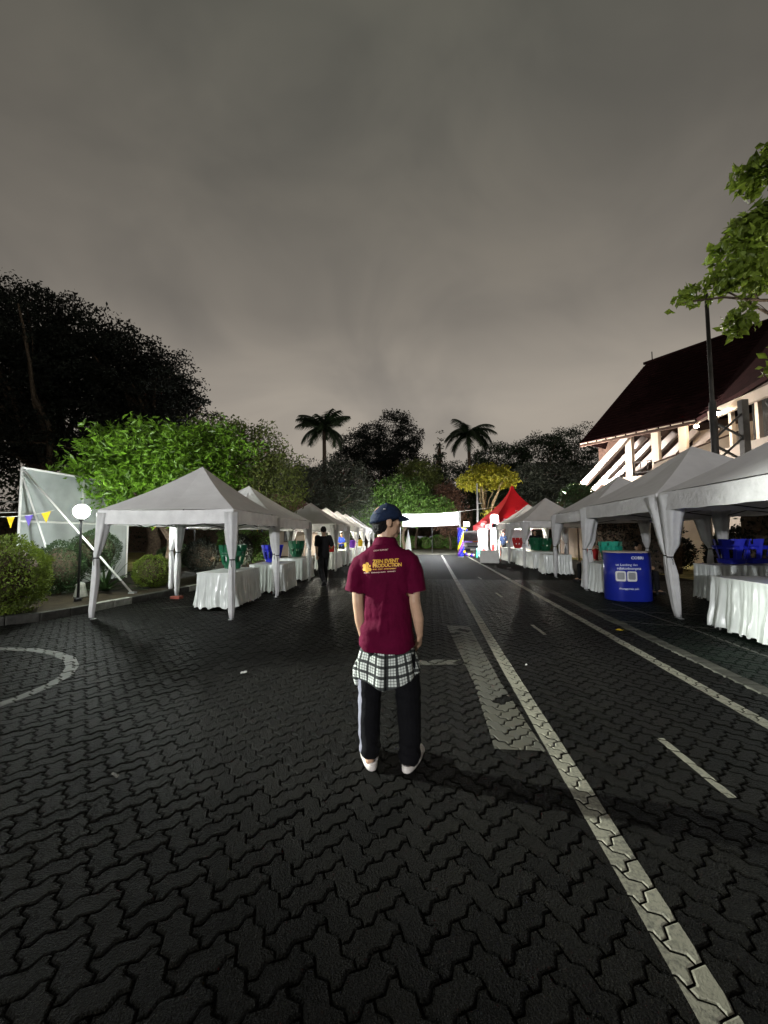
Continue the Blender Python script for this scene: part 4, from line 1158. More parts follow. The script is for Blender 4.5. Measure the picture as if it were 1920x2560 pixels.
# hanging sleeves of the flannel at the left side
q = MB(); q.tube([(-.190, .02, .66), (-.205, .00, .60), (-.203, -.008, .545), (-.198, -.01, .50)], [.018, .028, .026, .018], 10); pass
sl = remeshed(q, .008, 2, lambda p: .004 * noise.noise(p * 40)); sl.uv_layers.new(name='UVMap')
for lp in sl.loops:
    c = sl.vertices[lp.vertex_index].co; sl.uv_layers[0].data[lp.index].uv = (c.x + c.y * 1.3, c.z)
obj('flannel_sleeve', sl, FL, FLN)
# trousers
tr = MB()
tr.loft([ell_ring((0, 0, z), rx, ry, 20, 0, 2.3) for z, rx, ry in ((.66, .15, .115), (.74, .165, .12), (.82, .160, .115), (.86, .15, .11))])
limb(tr, [(-.080, 0, .74), (-.105, 0, .60), (-.118, .005, .45), (-.121, -.012, .28), (-.118, -.010, .16), (-.112, -.012, .105)], [.094, .087, .076, .070, .067, .068], 16)
limb(tr, [(.078, 0, .74), (.112, 0, .60), (.134, .005, .45), (.143, -.012, .28), (.141, -.012, .13), (.139, -.014, .075)], [.098, .094, .083, .075, .071, .072], 16)
def tr_disp(p):
    x, y, z = p
    d = .006 * noise.noise(Vector((x * 9, y * 9, z * 4))) + .0035 * noise.noise(Vector((x * 20, y * 20, z * 14)))
    d += .006 * math.sin(z * 75 + x * 40 + 3 * noise.noise(p * 8)) * max(0, 1 - abs(z - .13) / .10)
    d += .005 * math.sin(z * 60 - y * 30 + x * 20) * max(0, 1 - abs(z - .44) / .08)
    return d
tme = remeshed(tr, .008, 2, tr_disp); TRO = obj('trousers', tme, MT['trousers'], BODY)
for sx, cx_ in ((-1, -.117),):               # side light on the left leg, painted as a pale strip
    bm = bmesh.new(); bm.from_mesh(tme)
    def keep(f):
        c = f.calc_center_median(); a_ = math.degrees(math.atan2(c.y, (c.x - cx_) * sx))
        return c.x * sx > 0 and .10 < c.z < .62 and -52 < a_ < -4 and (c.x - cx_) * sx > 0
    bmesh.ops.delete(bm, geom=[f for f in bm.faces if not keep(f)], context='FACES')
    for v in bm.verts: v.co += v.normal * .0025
    sm_ = bpy.data.meshes.new('lit_edge_strip'); bm.to_mesh(sm_); bm.free(); obj('lit_edge_strip', sm_, MT['stripe'], TRO)
# sandals: sole, upper, heel strap
for sx, ax, tx, ty, mk in ((-1, -.112, -.055, .17, 'sandal'), (1, .138, .048, .17, 'sandal')):
    yaw_ = math.atan2(-tx, ty)
    sole = MB(); P = []
    for k in range(26):
        b = 2 * PI * k / 26; q_ = 1 / (abs(math.cos(b)) ** 2.7 + abs(math.sin(b)) ** 2.7) ** (1 / 2.7); lx = .047 + .007 * math.sin(b); P.append((lx * q_ * math.cos(b), .055 + .132 * q_ * math.sin(b)))
    Rz2 = Matrix.Rotation(yaw_, 3, 'Z')
    sole.loft([[Vector((ax, -.010, 0)) + Rz2 @ Vector((x * k_, y, z)) for x, y in P] for z, k_ in ((.003, .98), (.014, 1.06), (.032, 1.03), (.038, .96))])
    s_ = sole.build('sandal', MT[mk], BODY, True)
    upm = MB(); rows = []
    for j in range(6):
        yy = .040 + .027 * j
        rows.append([Vector((ax, -.010, 0)) + Rz2 @ Vector(((.053 - .0010 * j) * math.cos(PI * k / 10), yy + .01 * math.sin(PI * k / 10), .024 + (.064 - .0045 * j) * math.sin(PI * k / 10))) for k in range(11)])
    upm.loft(rows, cap=False, closed=False); u_ = upm.build('upper', MT[mk], s_, True); q = u_.modifiers.new('thickness', 'SOLIDIFY'); q.thickness = .004
    hs = MB(); hs.tube([Vector((ax, -.010, 0)) + Rz2 @ Vector((.048 * math.cos(b), .035 + .095 * math.sin(b) * (1 if b > PI else .15), .050 + .010 * math.sin(b))) for b in [PI + PI * k / 14 for k in range(15)]], .0075, 6)
    hs.build('heel_strap', MT['sandal_dark'] if sx > 0 else MT[mk], s_, True)

# --- other people
simple_person('person', 'man in black clothes walking past the skirted tables', (-3.12, 11.0, 0), R(38),
    dict(elL=(-.25, -.10, 1.13), wrL=(-.22, -.06, .88), elR=(.27, .02, 1.13), wrR=(.20, .20, 1.00), knL=(-.11, -.08, .49), anL=(-.13, -.36, .19), toL=(0, .12, -.12), knR=(.10, .12, .50), anR=(.11, .14, .085), hiL=(-.09, -.01, .90), hiR=(.09, .02, .90)),
    'black_cloth', 'black_cloth', 'black', s=1.03, headyaw=R(-15))
simple_person('person', 'person in a blue shirt behind the yellow board in the planted-side row', (-5.05, 21.6, 0), R(150), dict(wrL=(-.05, .28, 1.05), wrR=(.1, .28, 1.02)), mat('blue_shirt', (.02, .06, .42), .8), 'black_cloth', s=.96)
simple_person('person', 'person in dark clothes standing behind the green stools', (5.05, 19.6, 0), R(165), dict(wrR=(.30, .30, 1.00), elR=(.27, .05, 1.13)), 'black_cloth', 'black_cloth', s=1.0)
simple_person('person', 'person in a dark blue shirt beyond the red stools', (4.45, 24.6, 0), R(200), dict(wrL=(-.1, .28, 1.05)), 'navy', 'black_cloth', s=.97)
SIT = dict(pel=(0, 0, .50), chest=(0, .04, .82), neck=(0, .05, 1.0), head=(0, .07, 1.145), shL=(-.175, .04, .955), shR=(.175, .04, .955), elL=(-.22, .10, .70), elR=(.22, .10, .70), wrL=(-.14, .30, .64), wrR=(.14, .30, .64),
           hiL=(-.09, .03, .49), hiR=(.09, .03, .49), knL=(-.12, .42, .50), knR=(.12, .42, .50), anL=(-.12, .44, .085), anR=(.12, .44, .085))
simple_person('person', 'seated person in a red shirt under the white tent', (5.10, 12.9, 0), R(100), SIT, mat('red_shirt', (.35, .012, .012), .8), 'black_cloth', s=1.0)
stool('red plastic stool under the seated person in red', (5.10, 12.9, 0), 'red_pl', 0, None, .93, False)
simple_person('person', 'seated person leaning behind the blue counter', (5.25, 10.7, 0), R(205), SIT, 'black_cloth', 'black_cloth', s=1.0)
stool('blue plastic stool under the person behind the counter', (5.25, 10.7, 0), 'blue_pl', 0, None, .93, False)

# ------------------------------------------------------------------ plants
def leaf_arrays(C, D, size, width=.42, fold=.25, seed=0, up_bias=0.0):
    """one folded four-cornered leaf per centre C (n,3) pointing along D (n,3)"""
    g = np.random.default_rng(seed); n = len(C)
    D = D / (np.linalg.norm(D, axis=1, keepdims=True) + 1e-9)
    r = g.normal(size=(n, 3)); r[:, 2] *= .5
    S = np.cross(D, r); S /= (np.linalg.norm(S, axis=1, keepdims=True) + 1e-9)
    Nn = np.cross(S, D)
    L = (size * g.uniform(.65, 1.3, n))[:, None]
    b = C - D * L * .5; tip = C + D * L * .5 - Nn * L * .10
    w = L * width * .5
    l = C - D * L * .06 + S * w + Nn * L * fold * .3; rgt = C - D * L * .06 - S * w + Nn * L * fold * .3
    V = np.stack([b, rgt, tip, l], 1).reshape(-1, 3)
    F = np.arange(4 * n).reshape(n, 4)
    return V, F
def crown_points(blobs, n_clusters, per, spread, seed, flat=.65, shell=.55, noise_cut=0.0):
    """cluster centres spread through a few ellipsoids (more towards the outside), leaves around each"""
    g = np.random.default_rng(seed)
    vol = np.array([b[1][0] * b[1][1] * b[1][2] for b in blobs]); vol = vol / vol.sum()
    ids = g.choice(len(blobs), n_clusters, p=vol)
    d = g.normal(size=(n_clusters, 3)); d /= np.linalg.norm(d, axis=1, keepdims=True)
    rad = g.uniform(0, 1, n_clusters) ** (1 / 3.0); rad = shell + (1 - shell) * rad
    wob = 1 + .22 * np.sin(d[:, 0] * 5 + seed) * np.cos(d[:, 1] * 6 + seed * 2) + .10 * np.clip(g.normal(size=n_clusters), -1.2, 1.2)
    C = np.array([blobs[i][0] for i in ids]) + d * (rad * wob)[:, None] * np.array([blobs[i][1] for i in ids])
    P = np.repeat(C, per, 0); off = np.clip(g.normal(size=(len(P), 3)), -1.5, 1.5) * spread; off[:, 2] *= flat
    out = np.repeat(d, per, 0)
    D = out * .5 + g.normal(size=(len(P), 3)) * .8; D[:, 2] -= .15
    return C, P + off, D
def limb_path(a, b, sag=.12, n=5, seed=0):
    g = random.Random(seed); a, b = Vector(a), Vector(b); out = []
    L = (b - a).length
    for i in range(n + 1):
        t_ = i / n
        out.append(a.lerp(b, t_) + Vector((g.uniform(-1, 1), g.uniform(-1, 1), g.uniform(-.5, .5))) * L * .045 * math.sin(PI * t_) + Vector((0, 0, 1)) * L * sag * math.sin(PI * t_))
    return out
def tree(label, base, trunk_top, blobs, leaf, n_clusters, per, size, spread, r0=.16, limbs=10, bark='bark', seed=1, group=None, name='tree', width=.45, solo=0, flat=.65, shell=.45, trunk_pts=None, lean=(0, 0)):
    t = thing(name, label, 'tree', base, 0, group)
    B = Vector(base)
    loc = [((Vector(c) - B), r) for c, r in blobs]
    C, P, D = crown_points([(tuple(c), r) for c, r in loc], n_clusters, per, spread, seed, flat, shell)
    tt = Vector(trunk_top) - B
    tr_ = MB(); pth = [Vector(q) - B for q in trunk_pts] if trunk_pts else limb_path((0, 0, -.1), tt, 0, 6, seed)
    tr_.tube(pth, [r0 * (1.25 if i == 0 else 1 - .45 * i / (len(pth) - 1)) for i in range(len(pth))], 10)
    trunk_o = tr_.build('trunk', MT[bark], t, True)
    g = random.Random(seed); idx = g.sample(range(len(C)), min(limbs, len(C)))
    for q, i in enumerate(idx):
        st_ = pth[-1].lerp(pth[len(pth) // 2], g.uniform(0, .9)) if q else pth[-1]
        path = limb_path(st_, Vector(C[i]), .06, 5, seed + q)
        lb = MB(); lb.tube(path, [r0 * .50 * (1 - .82 * k / (len(path) - 1)) + .006 for k in range(len(path))], 6)
        for s_ in range(2):
            j = min(range(len(C)), key=lambda j_: (Vector(C[j_]) - path[3 + s_]).length + g.uniform(0, 1.0))
            lb.tube(limb_path(path[3 + s_ - 1], Vector(C[j]), .05, 3, seed + q + 50), [r0 * .16, r0 * .10, r0 * .06, .005], 5)
        lb.build('limb', MT[bark], trunk_o, True)
    m_ = LEAF[leaf]
    if solo:
        cm = Vector((0, 0, CAM_Z)) - B
        dist = np.linalg.norm(P - np.array(cm), axis=1); order = np.argsort(dist)
        vis = []
        for i in order:
            pr = project(*(Vector(P[i]) + B))
            if pr and abs(pr[0]) < 1.02 and abs(pr[1]) < 1.02: vis.append(i)
            if len(vis) >= solo: break
        V, F = leaf_arrays(np.zeros((1, 3)), np.array([[1.0, 0, 0]]), size, width, .25, 5)
        lme = np_mesh('leaf', V, F, False); lme.materials.append(m_)
        bmx = bmesh.new(); bmx.from_mesh(lme); bmesh.ops.subdivide_edges(bmx, edges=bmx.edges[:], cuts=1, use_grid_fill=True)
        for v in bmx.verts: v.co.z += -.9 * (v.co.x ** 2) / size * .35
        bmx.to_mesh(lme); bmx.free()
        for i in vis:
            o = obj('leaf', lme, None, t); d = Vector(D[i]).normalized()
            o.location = P[i]; o.rotation_euler = (d.to_track_quat('X', 'Z').to_matrix() @ Matrix.Rotation(g.uniform(-1.2, 1.2), 3, 'X')).to_euler(); k = g.uniform(.7, 1.35); o.scale = (k, k, k)
        keep = np.ones(len(P), bool); keep[vis] = False; P, D = P[keep], D[keep]
    V, F = leaf_arrays(P, D, size, width, .25, seed)
    tag(obj('crown', np_mesh('crown', V, F), m_, t), kind='stuff')
    return t
def bush(name, label, c, r, leaf, n, size, seed=0, group=None, base_z=.1, stem=True):
    """clipped shrub: small leaves over an uneven rounded body"""
    t = thing(name, label, 'shrub', (c[0], c[1], base_z), 0, group)
    g = np.random.default_rng(seed); d = g.normal(size=(n, 3)); d /= np.linalg.norm(d, axis=1, keepdims=True)
    lum = np.array([1 + .16 * noise.noise(Vector(q) * 2.6 + Vector((seed, 0, 0))) + .07 * noise.noise(Vector(q) * 7) for q in d])
    rad = g.uniform(.72, 1.03, n) ** .5 * lum
    P = d * rad[:, None] * np.array(r) + np.array([0, 0, c[2] - base_z])
    ok = P[:, 2] > .02; P, d = P[ok], d[ok]
    D = d * .9 + g.normal(size=P.shape) * .6 + np.array([0, 0, .35])
    V, F = leaf_arrays(P, D, size, .5, .2, seed)
    tag(obj('foliage', np_mesh('foliage', V, F), LEAF[leaf], t), kind='stuff')
    core = MB().ball((0, 0, c[2] - base_z), (r[0] * .78, r[1] * .78, min(r[2] * .78, (c[2] - base_z) * .95)), 14, 9); core.build('twigs', MT['bark'], t, True)
    MB().tube([(0, 0, -.05), (0, 0, max(.05, c[2] - base_z - r[2] * .5))], [.05, .04], 7).build('stem', MT['bark'], t)
    return t
SG = 'clipped shrubs in the planted bed'
bush('round_shrub', 'large round yellow-green shrub at the bend of the kerb', (-7.85, 6.05, .78), (.92, .85, .72), 'shrub', 15000, .050, 1, SG)
bush('round_shrub', 'round clipped shrub in front of the white backdrop, by the lamp post', (-8.75, 9.15, 1.10), (.58, .58, .56), 'topiary', 9000, .040, 2, SG)
bush('round_shrub', 'dark shrub between the lamp post and the backdrop brace', (-8.9, 8.35, .75), (.50, .50, .62), 'topiary', 6000, .045, 3, SG)
bush('round_shrub', 'low yellow-green shrub seen under the first tent', (-7.55, 9.75, .52), (.50, .50, .46), 'shrub', 7000, .042, 4, SG)
bush('round_shrub', 'dark square-cut shrub seen under the first tent', (-8.2, 13.0, .75), (.62, .55, .60), 'black', 5000, .06, 5, SG)
bush('round_shrub', 'dark shrub behind the first skirted table', (-7.1, 13.6, .95), (.50, .45, .62), 'black', 5000, .06, 6, SG)
bush('round_shrub', 'leafy green shrub glowing behind the second planted-side tent', (-7.6, 15.4, 1.35), (1.3, .9, 1.0), 'mid', 9000, .085, 7, SG)
bush('round_shrub', 'low dark shrub on the lawn beside the backdrop', (-11.0, 15.6, .62), (.8, .7, .5), 'topiary', 5000, .07, 8, SG)
bush('round_shrub', 'round topiary standing behind the building-side tents', (8.1, 22.5, 3.4), (.95, .95, .85), 'topiary', 7000, .10, 9, None, 0.0)
for k, (x, y, r_) in enumerate(((-3.4, 42, .9), (-2.0, 43, .8), (-.6, 42.5, .75), (.8, 43.5, .9), (2.3, 43, .8))):
    bush('round_shrub', ['clipped shrub beyond the hanging banner, farthest to the planted side', 'clipped shrub beyond the banner, second from the planted side', 'clipped shrub beyond the banner, middle of the five', 'clipped shrub beyond the banner, second from the van', 'clipped shrub beyond the banner, directly behind the balloon column'][k], (x, y, r_ * .8), (r_, r_, r_ * .9), 'mid', 2500, .13, 20 + k, 'shrubs across the far road', 0.02)
for k, (x, y, h_) in enumerate(((9.2, 12.5, 1.5), (10.2, 10.2, 1.7), (9.4, 8.3, 1.4), (10.8, 15.0, 1.6), (9.0, 6.4, 1.5), (9.8, 17.6, 1.4))):
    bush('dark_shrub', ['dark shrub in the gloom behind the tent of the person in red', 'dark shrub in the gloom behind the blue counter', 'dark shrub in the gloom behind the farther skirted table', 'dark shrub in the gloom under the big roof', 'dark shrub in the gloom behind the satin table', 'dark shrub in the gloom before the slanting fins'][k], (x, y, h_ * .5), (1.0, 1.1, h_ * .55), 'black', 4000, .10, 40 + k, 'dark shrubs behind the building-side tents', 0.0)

def hedge(label, x0, x1, y, h_, d, leaf, n, size, seed, base=.17, rz=0.0):
    t = thing('hedge', label, 'hedge', ((x0 + x1) / 2, y, base), rz, 'dark hedges'); g = np.random.default_rng(seed); L_ = x1 - x0
    P = np.stack([g.uniform(-L_ / 2, L_ / 2, n), g.uniform(-d / 2, d / 2, n), g.uniform(0, 1, n) ** .7 * h_], 1)
    P[:, 2] *= np.array([1 + .22 * noise.noise(Vector((q[0] * .6, seed, 0))) + .10 * noise.noise(Vector((q[0] * 2, seed, 0))) for q in P])
    V, F = leaf_arrays(P, g.normal(size=P.shape) + np.array([0, -.3, .4]), size, .5, .2, seed)
    tag(obj('foliage', np_mesh('foliage', V, F), LEAF[leaf], t), kind='stuff')
    MB().box((0, 0, h_ * .42), (L_ * .98, d * .55, h_ * .84)).build('twigs', MT['bark'], t)
    return t
hedge('tall dark hedge closing the lawn behind the backdrop', -48, -14, 30.5, 4.2, 1.6, 'dark', 16000, .22, 3)
hedge('dark hedge across the far road behind the trees', -24, 26, 62, 5.5, 2.5, 'dark', 16000, .34, 4, 0.0)
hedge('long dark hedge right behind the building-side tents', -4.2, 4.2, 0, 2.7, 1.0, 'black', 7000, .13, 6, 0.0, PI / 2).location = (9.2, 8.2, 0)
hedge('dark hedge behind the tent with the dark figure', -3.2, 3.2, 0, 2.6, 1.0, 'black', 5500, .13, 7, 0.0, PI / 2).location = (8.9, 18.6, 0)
hedge('dark hedge on the lawn far behind the building-side tents', 14.6, 40, 27.5, 2.6, 1.4, 'dark', 7000, .2, 5, 0.0)

def agave(label, x, y, z, L, n, seed):
    t = thing('agave', label, 'plant', (x, y, z), 0, 'spiky plants in the planted bed'); g = random.Random(seed)
    for k in range(n):
        a = 2.4 * k + g.uniform(-.2, .2); el = g.uniform(.25, 1.35); l_ = L * g.uniform(.75, 1.1); rows = []
        for i in range(7):
            q = i / 6; r_ = l_ * q * math.cos(el) * (1 + .15 * q); z_ = l_ * q * math.sin(el) - .28 * l_ * q * q * math.cos(el)
            w = .032 * (1 - q) ** .6 * (1 + .6 * q) + .001
            c, s_ = math.cos(a), math.sin(a)
            rows.append([Vector((r_ * c - w * s_, r_ * s_ + w * c, z_ + .010)), Vector((r_ * c, r_ * s_, z_ - .004)), Vector((r_ * c + w * s_, r_ * s_ - w * c, z_ + .010))])
        MB().loft(rows, cap=False, closed=False).build('blade', LEAF['topiary'], t, True)
agave('spiky long-leaved plant at the foot of the lamp post', -8.05, 8.75, .12, .85, 34, 3)
agave('spiky plant with dark blades beside the leaning poster', -9.15, 8.85, .12, .6, 26, 5)

# near tree at the left, lit by the globe lamp
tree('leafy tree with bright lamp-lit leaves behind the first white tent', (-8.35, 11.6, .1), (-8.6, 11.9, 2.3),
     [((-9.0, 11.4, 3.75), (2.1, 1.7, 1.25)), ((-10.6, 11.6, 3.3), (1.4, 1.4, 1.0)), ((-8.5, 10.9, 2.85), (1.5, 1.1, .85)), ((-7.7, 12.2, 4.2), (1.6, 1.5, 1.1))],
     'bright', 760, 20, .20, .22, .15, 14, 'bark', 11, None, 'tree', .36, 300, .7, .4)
tree('olive-green bushy tree beside the bright lamp-lit tree', (-7.6, 14.6, .1), (-7.5, 14.8, 2.4),
     [((-7.8, 14.4, 4.4), (2.2, 1.8, 1.6)), ((-6.3, 14.4, 3.5), (1.6, 1.5, 1.3)), ((-9.2, 14.6, 4.7), (1.6, 1.5, 1.2))],
     'olive', 900, 16, .15, .20, .14, 10, 'bark', 12, None, 'tree', .42, 0, .7, .5)
# big dark trees at the left
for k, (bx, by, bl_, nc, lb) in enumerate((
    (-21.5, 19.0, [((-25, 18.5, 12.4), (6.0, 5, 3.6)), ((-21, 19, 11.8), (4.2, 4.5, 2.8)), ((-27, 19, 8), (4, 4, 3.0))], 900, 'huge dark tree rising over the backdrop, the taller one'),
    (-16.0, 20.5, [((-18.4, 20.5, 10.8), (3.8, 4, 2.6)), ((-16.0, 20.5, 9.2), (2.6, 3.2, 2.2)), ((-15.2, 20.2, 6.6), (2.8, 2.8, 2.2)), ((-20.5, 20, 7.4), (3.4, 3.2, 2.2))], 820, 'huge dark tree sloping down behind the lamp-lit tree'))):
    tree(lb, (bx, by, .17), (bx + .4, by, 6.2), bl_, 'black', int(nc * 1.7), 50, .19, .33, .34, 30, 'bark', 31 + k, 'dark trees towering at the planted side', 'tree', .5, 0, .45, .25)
for k, (bx, by, hh, rr, lf, lb, nc) in enumerate((
    (-12.0, 30, 7.4, 3.4, 'grey', 'greyish loose tree behind the planted-side tents', 420), (-8.6, 33, 8.2, 3.4, 'grey', 'greyish tree left of the dark palm', 420), (-15.5, 31, 6.6, 3.2, 'dark', 'dark tree beyond the olive tree', 380))):
    tree(lb, (bx, by, .1), (bx, by, hh * .45), [((bx, by, hh * .68), (rr, rr * .8, hh * .32)), ((bx + 1.4, by, hh * .50), (rr * .7, rr * .6, hh * .22)), ((bx - 1.3, by, hh * .55), (rr * .7, rr * .6, hh * .25))], lf, int(nc * 1.6), 26, .17, .30, .16, 9, 'bark', 60 + k, 'trees behind the far tents', 'tree', .5)
tree('tall black-green tree between the two palms', (-6.2, 48, 0), (-6.2, 48, 8), [((-7.2, 48, 14.2), (1.8, 2.2, 1.6)), ((-4.4, 48, 15.4), (2.0, 2.2, 1.7)), ((-2.6, 48, 13.6), (1.6, 2.2, 1.5)), ((-9.6, 48, 13.2), (2.0, 2.2, 1.5)), ((-6, 48, 12), (3.2, 2.4, 2.0)), ((-10.5, 48, 10.5), (2.2, 2.2, 2.0)), ((-3.6, 48, 10.6), (2.8, 2.4, 2.2)), ((-7.5, 48, 9), (3.6, 2.4, 2.4))], 'black', 1100, 36, .25, .34, .3, 10, 'bark', 70)
tree('round leafy green tree lit from below beyond the banner', (-2.6, 37.5, .02), (-2.6, 37.5, 2.8), [((-2.8, 37.3, 5.6), (2.4, 2.2, 1.5)), ((-1.2, 37, 4.8), (2.0, 2.0, 1.4)), ((.6, 37.2, 4.0), (1.5, 1.7, 1.2)), ((-4.4, 37.2, 4.9), (1.7, 1.8, 1.2)), ((-5.6, 37.4, 4.0), (1.4, 1.6, 1.1)), ((-2.6, 36.6, 3.6), (2.6, 1.6, 1.2))], 'mid', 620, 20, .26, .26, .18, 12, 'bark', 71)
tree('small yellowish tree top above the round green tree', (-1.6, 42, .02), (-1.6, 42, 5.5), [((-1.4, 42, 8.0), (2.1, 1.8, 1.6)), ((.1, 42, 7.2), (1.3, 1.2, 1.1))], 'olive', 300, 15, .26, .30, .14, 7, 'bark', 72)
tree('dry brown-leaved tree beside the round green tree', (2.0, 40, .02), (2.0, 40, 3.0), [((2.0, 40, 4.0), (1.6, 1.4, 2.6)), ((1.7, 40, 5.6), (1.0, 1, 1.2))], 'brown', 330, 15, .22, .28, .12, 7, 'bark', 73)
tree('spreading yellow-leaved tree lit brightly behind the red tent', (4.6, 33.0, .02), (4.6, 33.0, 3.6), [((5.2, 33, 6.2), (1.7, 1.5, .9)), ((3.6, 33, 6.0), (1.2, 1.2, .75)), ((6.3, 33, 5.8), (.9, 1.0, .6)), ((4.6, 33, 6.9), (1.1, 1.0, .5)), ((5.3, 33.2, 3.2), (.8, .7, .5))], 'yellow', 260, 15, .27, .24, .17, 8, 'bark_pale', 74, None, 'tree', .6, 0, .5, .35)
for k, (bx, by, hh, rr, lb) in enumerate(((8.5, 46, 13.0, 3.6, 'dark hazy tree with layered crown right of the far palm'), (13.5, 48, 14.5, 4.0, 'dark hazy tree behind the end of the roof'), (10.8, 38, 8.6, 3.4, 'dark hazy tree behind the red tent'), (18.5, 50, 16, 4.5, 'dark hazy tree topping the roof eave'), (6.0, 52, 12.5, 3.4, 'dark hazy tree under the far palm'), (15.0, 36, 8.0, 3.0, 'dark hazy tree by the slanting fins'))):
    tree(lb, (bx, by, 0), (bx, by, hh * .5), [((bx, by, hh * .80), (rr, rr * .8, hh * .13)), ((bx + 1.2, by, hh * .60), (rr, rr * .8, hh * .12)), ((bx - 1.2, by, hh * .42), (rr * .9, rr * .7, hh * .16))], 'grey' if k in (2, 5) else 'dark', 620, 30, .22, .38, .2, 12, 'bark', 80 + k, 'dark hazy trees beyond the red tent', 'tree', .5, 0, .4, .3)
for k, (bx, by, rr) in enumerate(((-28, 40, 5), (-21, 44, 5), (-14, 46, 4.5), (26, 44, 5), (-34, 32, 5))):
    tree(['broad dark tree far behind the white backdrop', 'broad dark tree far behind the huge dark trees', 'broad dark tree far behind the greyish loose tree', 'broad dark tree far behind the big roof', 'broad dark tree far out behind the lawn'][k], (bx, by, 0), (bx, by, 4), [((bx, by, 6), (rr, 3.5, 4)), ((bx + 2, by, 4), (rr * .8, 3, 3))], 'dark', 330, 16, .45, .6, .25, 6, 'bark', 95 + k, 'broad dark trees far behind')
for k, (bx, by, hh, rr, lf, lb) in enumerate(((-13.5, 42, 9.5, 3.8, 'dark', 'dark full tree under the drooping palm'), (0.5, 53, 12.0, 3.6, 'dark', 'dark full tree below the narrow pointed tree'), (-8.0, 40, 6.5, 3.0, 'mid', 'soft green tree behind the end of the planted-side tents'), (9.0, 41, 7.5, 3.0, 'dark', 'dark full tree behind the yellow-leaved tree'))):
    tree(lb, (bx, by, .02), (bx, by, hh * .45), [((bx, by, hh * .72), (rr, rr * .8, hh * .26)), ((bx + 1.5, by, hh * .48), (rr * .8, rr * .7, hh * .24)), ((bx - 1.5, by, hh * .45), (rr * .8, rr * .7, hh * .24))], lf, 620, 28, .22, .36, .2, 8, 'bark', 140 + k, 'full trees in the far wall of green', 'tree', .5)
def conifer(label, x, y, h_, seed):
    tree(label, (x, y, 0), (x, y, h_ * .95), [((x, y, h_ * f), (1.9 * (1.05 - f) + .25, 1.7 * (1.05 - f) + .25, h_ * .07)) for f in (.3, .42, .54, .66, .77, .87, .96)], 'dark', 330, 15, .30, .30, .16, 10, 'bark', seed, None, 'tree', .4, 0, .35, .2)
conifer('narrow pointed dark tree left of the far palm', 1.2, 46, 13.2, 111)

def palm(label, x, y, h_, L, seed, nf=22):
    t = thing('palm_tree', label, 'palm', (x, y, 0), 0, 'palms behind the trees'); g = random.Random(seed)
    MB().tube([(0, 0, 0), (.1, 0, h_ * .3), (.05, .05, h_ * .7), (0, 0, h_)], [.30, .22, .20, .17], 10).build('trunk', MT['bark'], t, True)
    for k in range(nf):
        a = 2.4 * k + g.uniform(-.2, .2); el = g.uniform(-.1, 1.25); V, F = [], []
        rows = []; pts = []
        for i in range(13):
            q = i / 12; e2 = el - 1.7 * q * (0.55 + .45 * math.cos(el))
            if i == 0: pts.append(Vector((0, 0, h_ - .1)))
            else: pts.append(pts[-1] + Vector((math.cos(a) * math.cos(e2), math.sin(a) * math.cos(e2), math.sin(e2))) * L / 12)
        m = MB(); m.tube(pts, [.045 * (1 - .8 * i / 12) for i in range(13)], 5)
        side = Vector((-math.sin(a), math.cos(a), 0))
        for i in range(1, 13):
            for sgn in (-1, 1):
                for s_ in range(4):
                    p = pts[i - 1].lerp(pts[i], s_ / 4); ll = 1.05 * math.sin(PI * min(.98, (i + .3) / 13.5)) + .12
                    d = (side * sgn * .9 + (pts[i] - pts[i - 1]).normalized() * .6 + Vector((0, 0, -.35 - g.uniform(0, .35)))).normalized()
                    w = (pts[i] - pts[i - 1]).normalized() * .060
                    m.add([p - w, p + w, p + d * ll + Vector((0, 0, -.12 * ll))], [(0, 1, 2)])
        m.build('frond', LEAF['dark'], t)
palm('tall palm with drooping fronds standing left of the black-green tree', -10.2, 36, 12.0, 3.0, 4)
palm('palm with spread fronds rising behind the yellow-leaved tree', 4.6, 46, 13.6, 3.6, 9)

# branches of a tree at the right, reaching into view over the tents
tree('leafy branches overhanging the building-side tents', (11.6, 10.2, 0), (10.6, 10.0, 6.6),
     [((7.9, 9.5, 9.9), (.70, .6, .26)), ((7.75, 9.5, 8.55), (.60, .6, .42)), ((7.2, 9.5, 8.0), (.5, .5, .30)), ((7.4, 9.5, 7.35), (.70, .6, .34)), ((6.5, 9.5, 7.2), (.50, .4, .13)), ((5.85, 9.5, 6.95), (.32, .3, .05)), ((7.15, 9.5, 6.35), (.16, .3, .34)), ((7.6, 9.5, 5.45), (.26, .4, .30)), ((8.3, 9.6, 7.9), (.5, .6, .7))],
     'near', 150, 17, .26, .13, .12, 7, 'bark', 120, None, 'tree', .52, 300, .7, .2)

# ------------------------------------------------------------------ white backdrop on the planted bed
BX, BY0, BY1, BZ = -10.3, 8.5, 12.0, 3.24
t = thing('backdrop', 'large white cloth backdrop on a tube frame with slanting braces', 'backdrop', (BX, BY0, .1))
Lb = BY1 - BY0; rows = []
for j in range(13):
    z = .02 + (BZ - .14) * j / 12
    rows.append([Vector((.012 * noise.noise(Vector((k * .6, j * .5, 2))) + .02 * math.sin(j * .5 + k * .8), Lb * k / 20, z)) for k in range(21)])
MB().loft(rows, cap=False, closed=False).build('cloth', MT['board'], t, True)
for a, b in (((.03, 0, 0), (.03, 0, BZ - .1)), ((.03, Lb, 0), (.03, Lb, BZ - .1)), ((.03, 0, BZ - .1), (.03, Lb, BZ - .1)), ((.03, Lb * .5, 0), (.03, Lb * .5, BZ - .1)), ((.03, 0, BZ * .55), (.03, Lb, BZ * .55))):
    MB().tube([a, b], .03, 8).build('frame_tube', MT['white'], t, True)
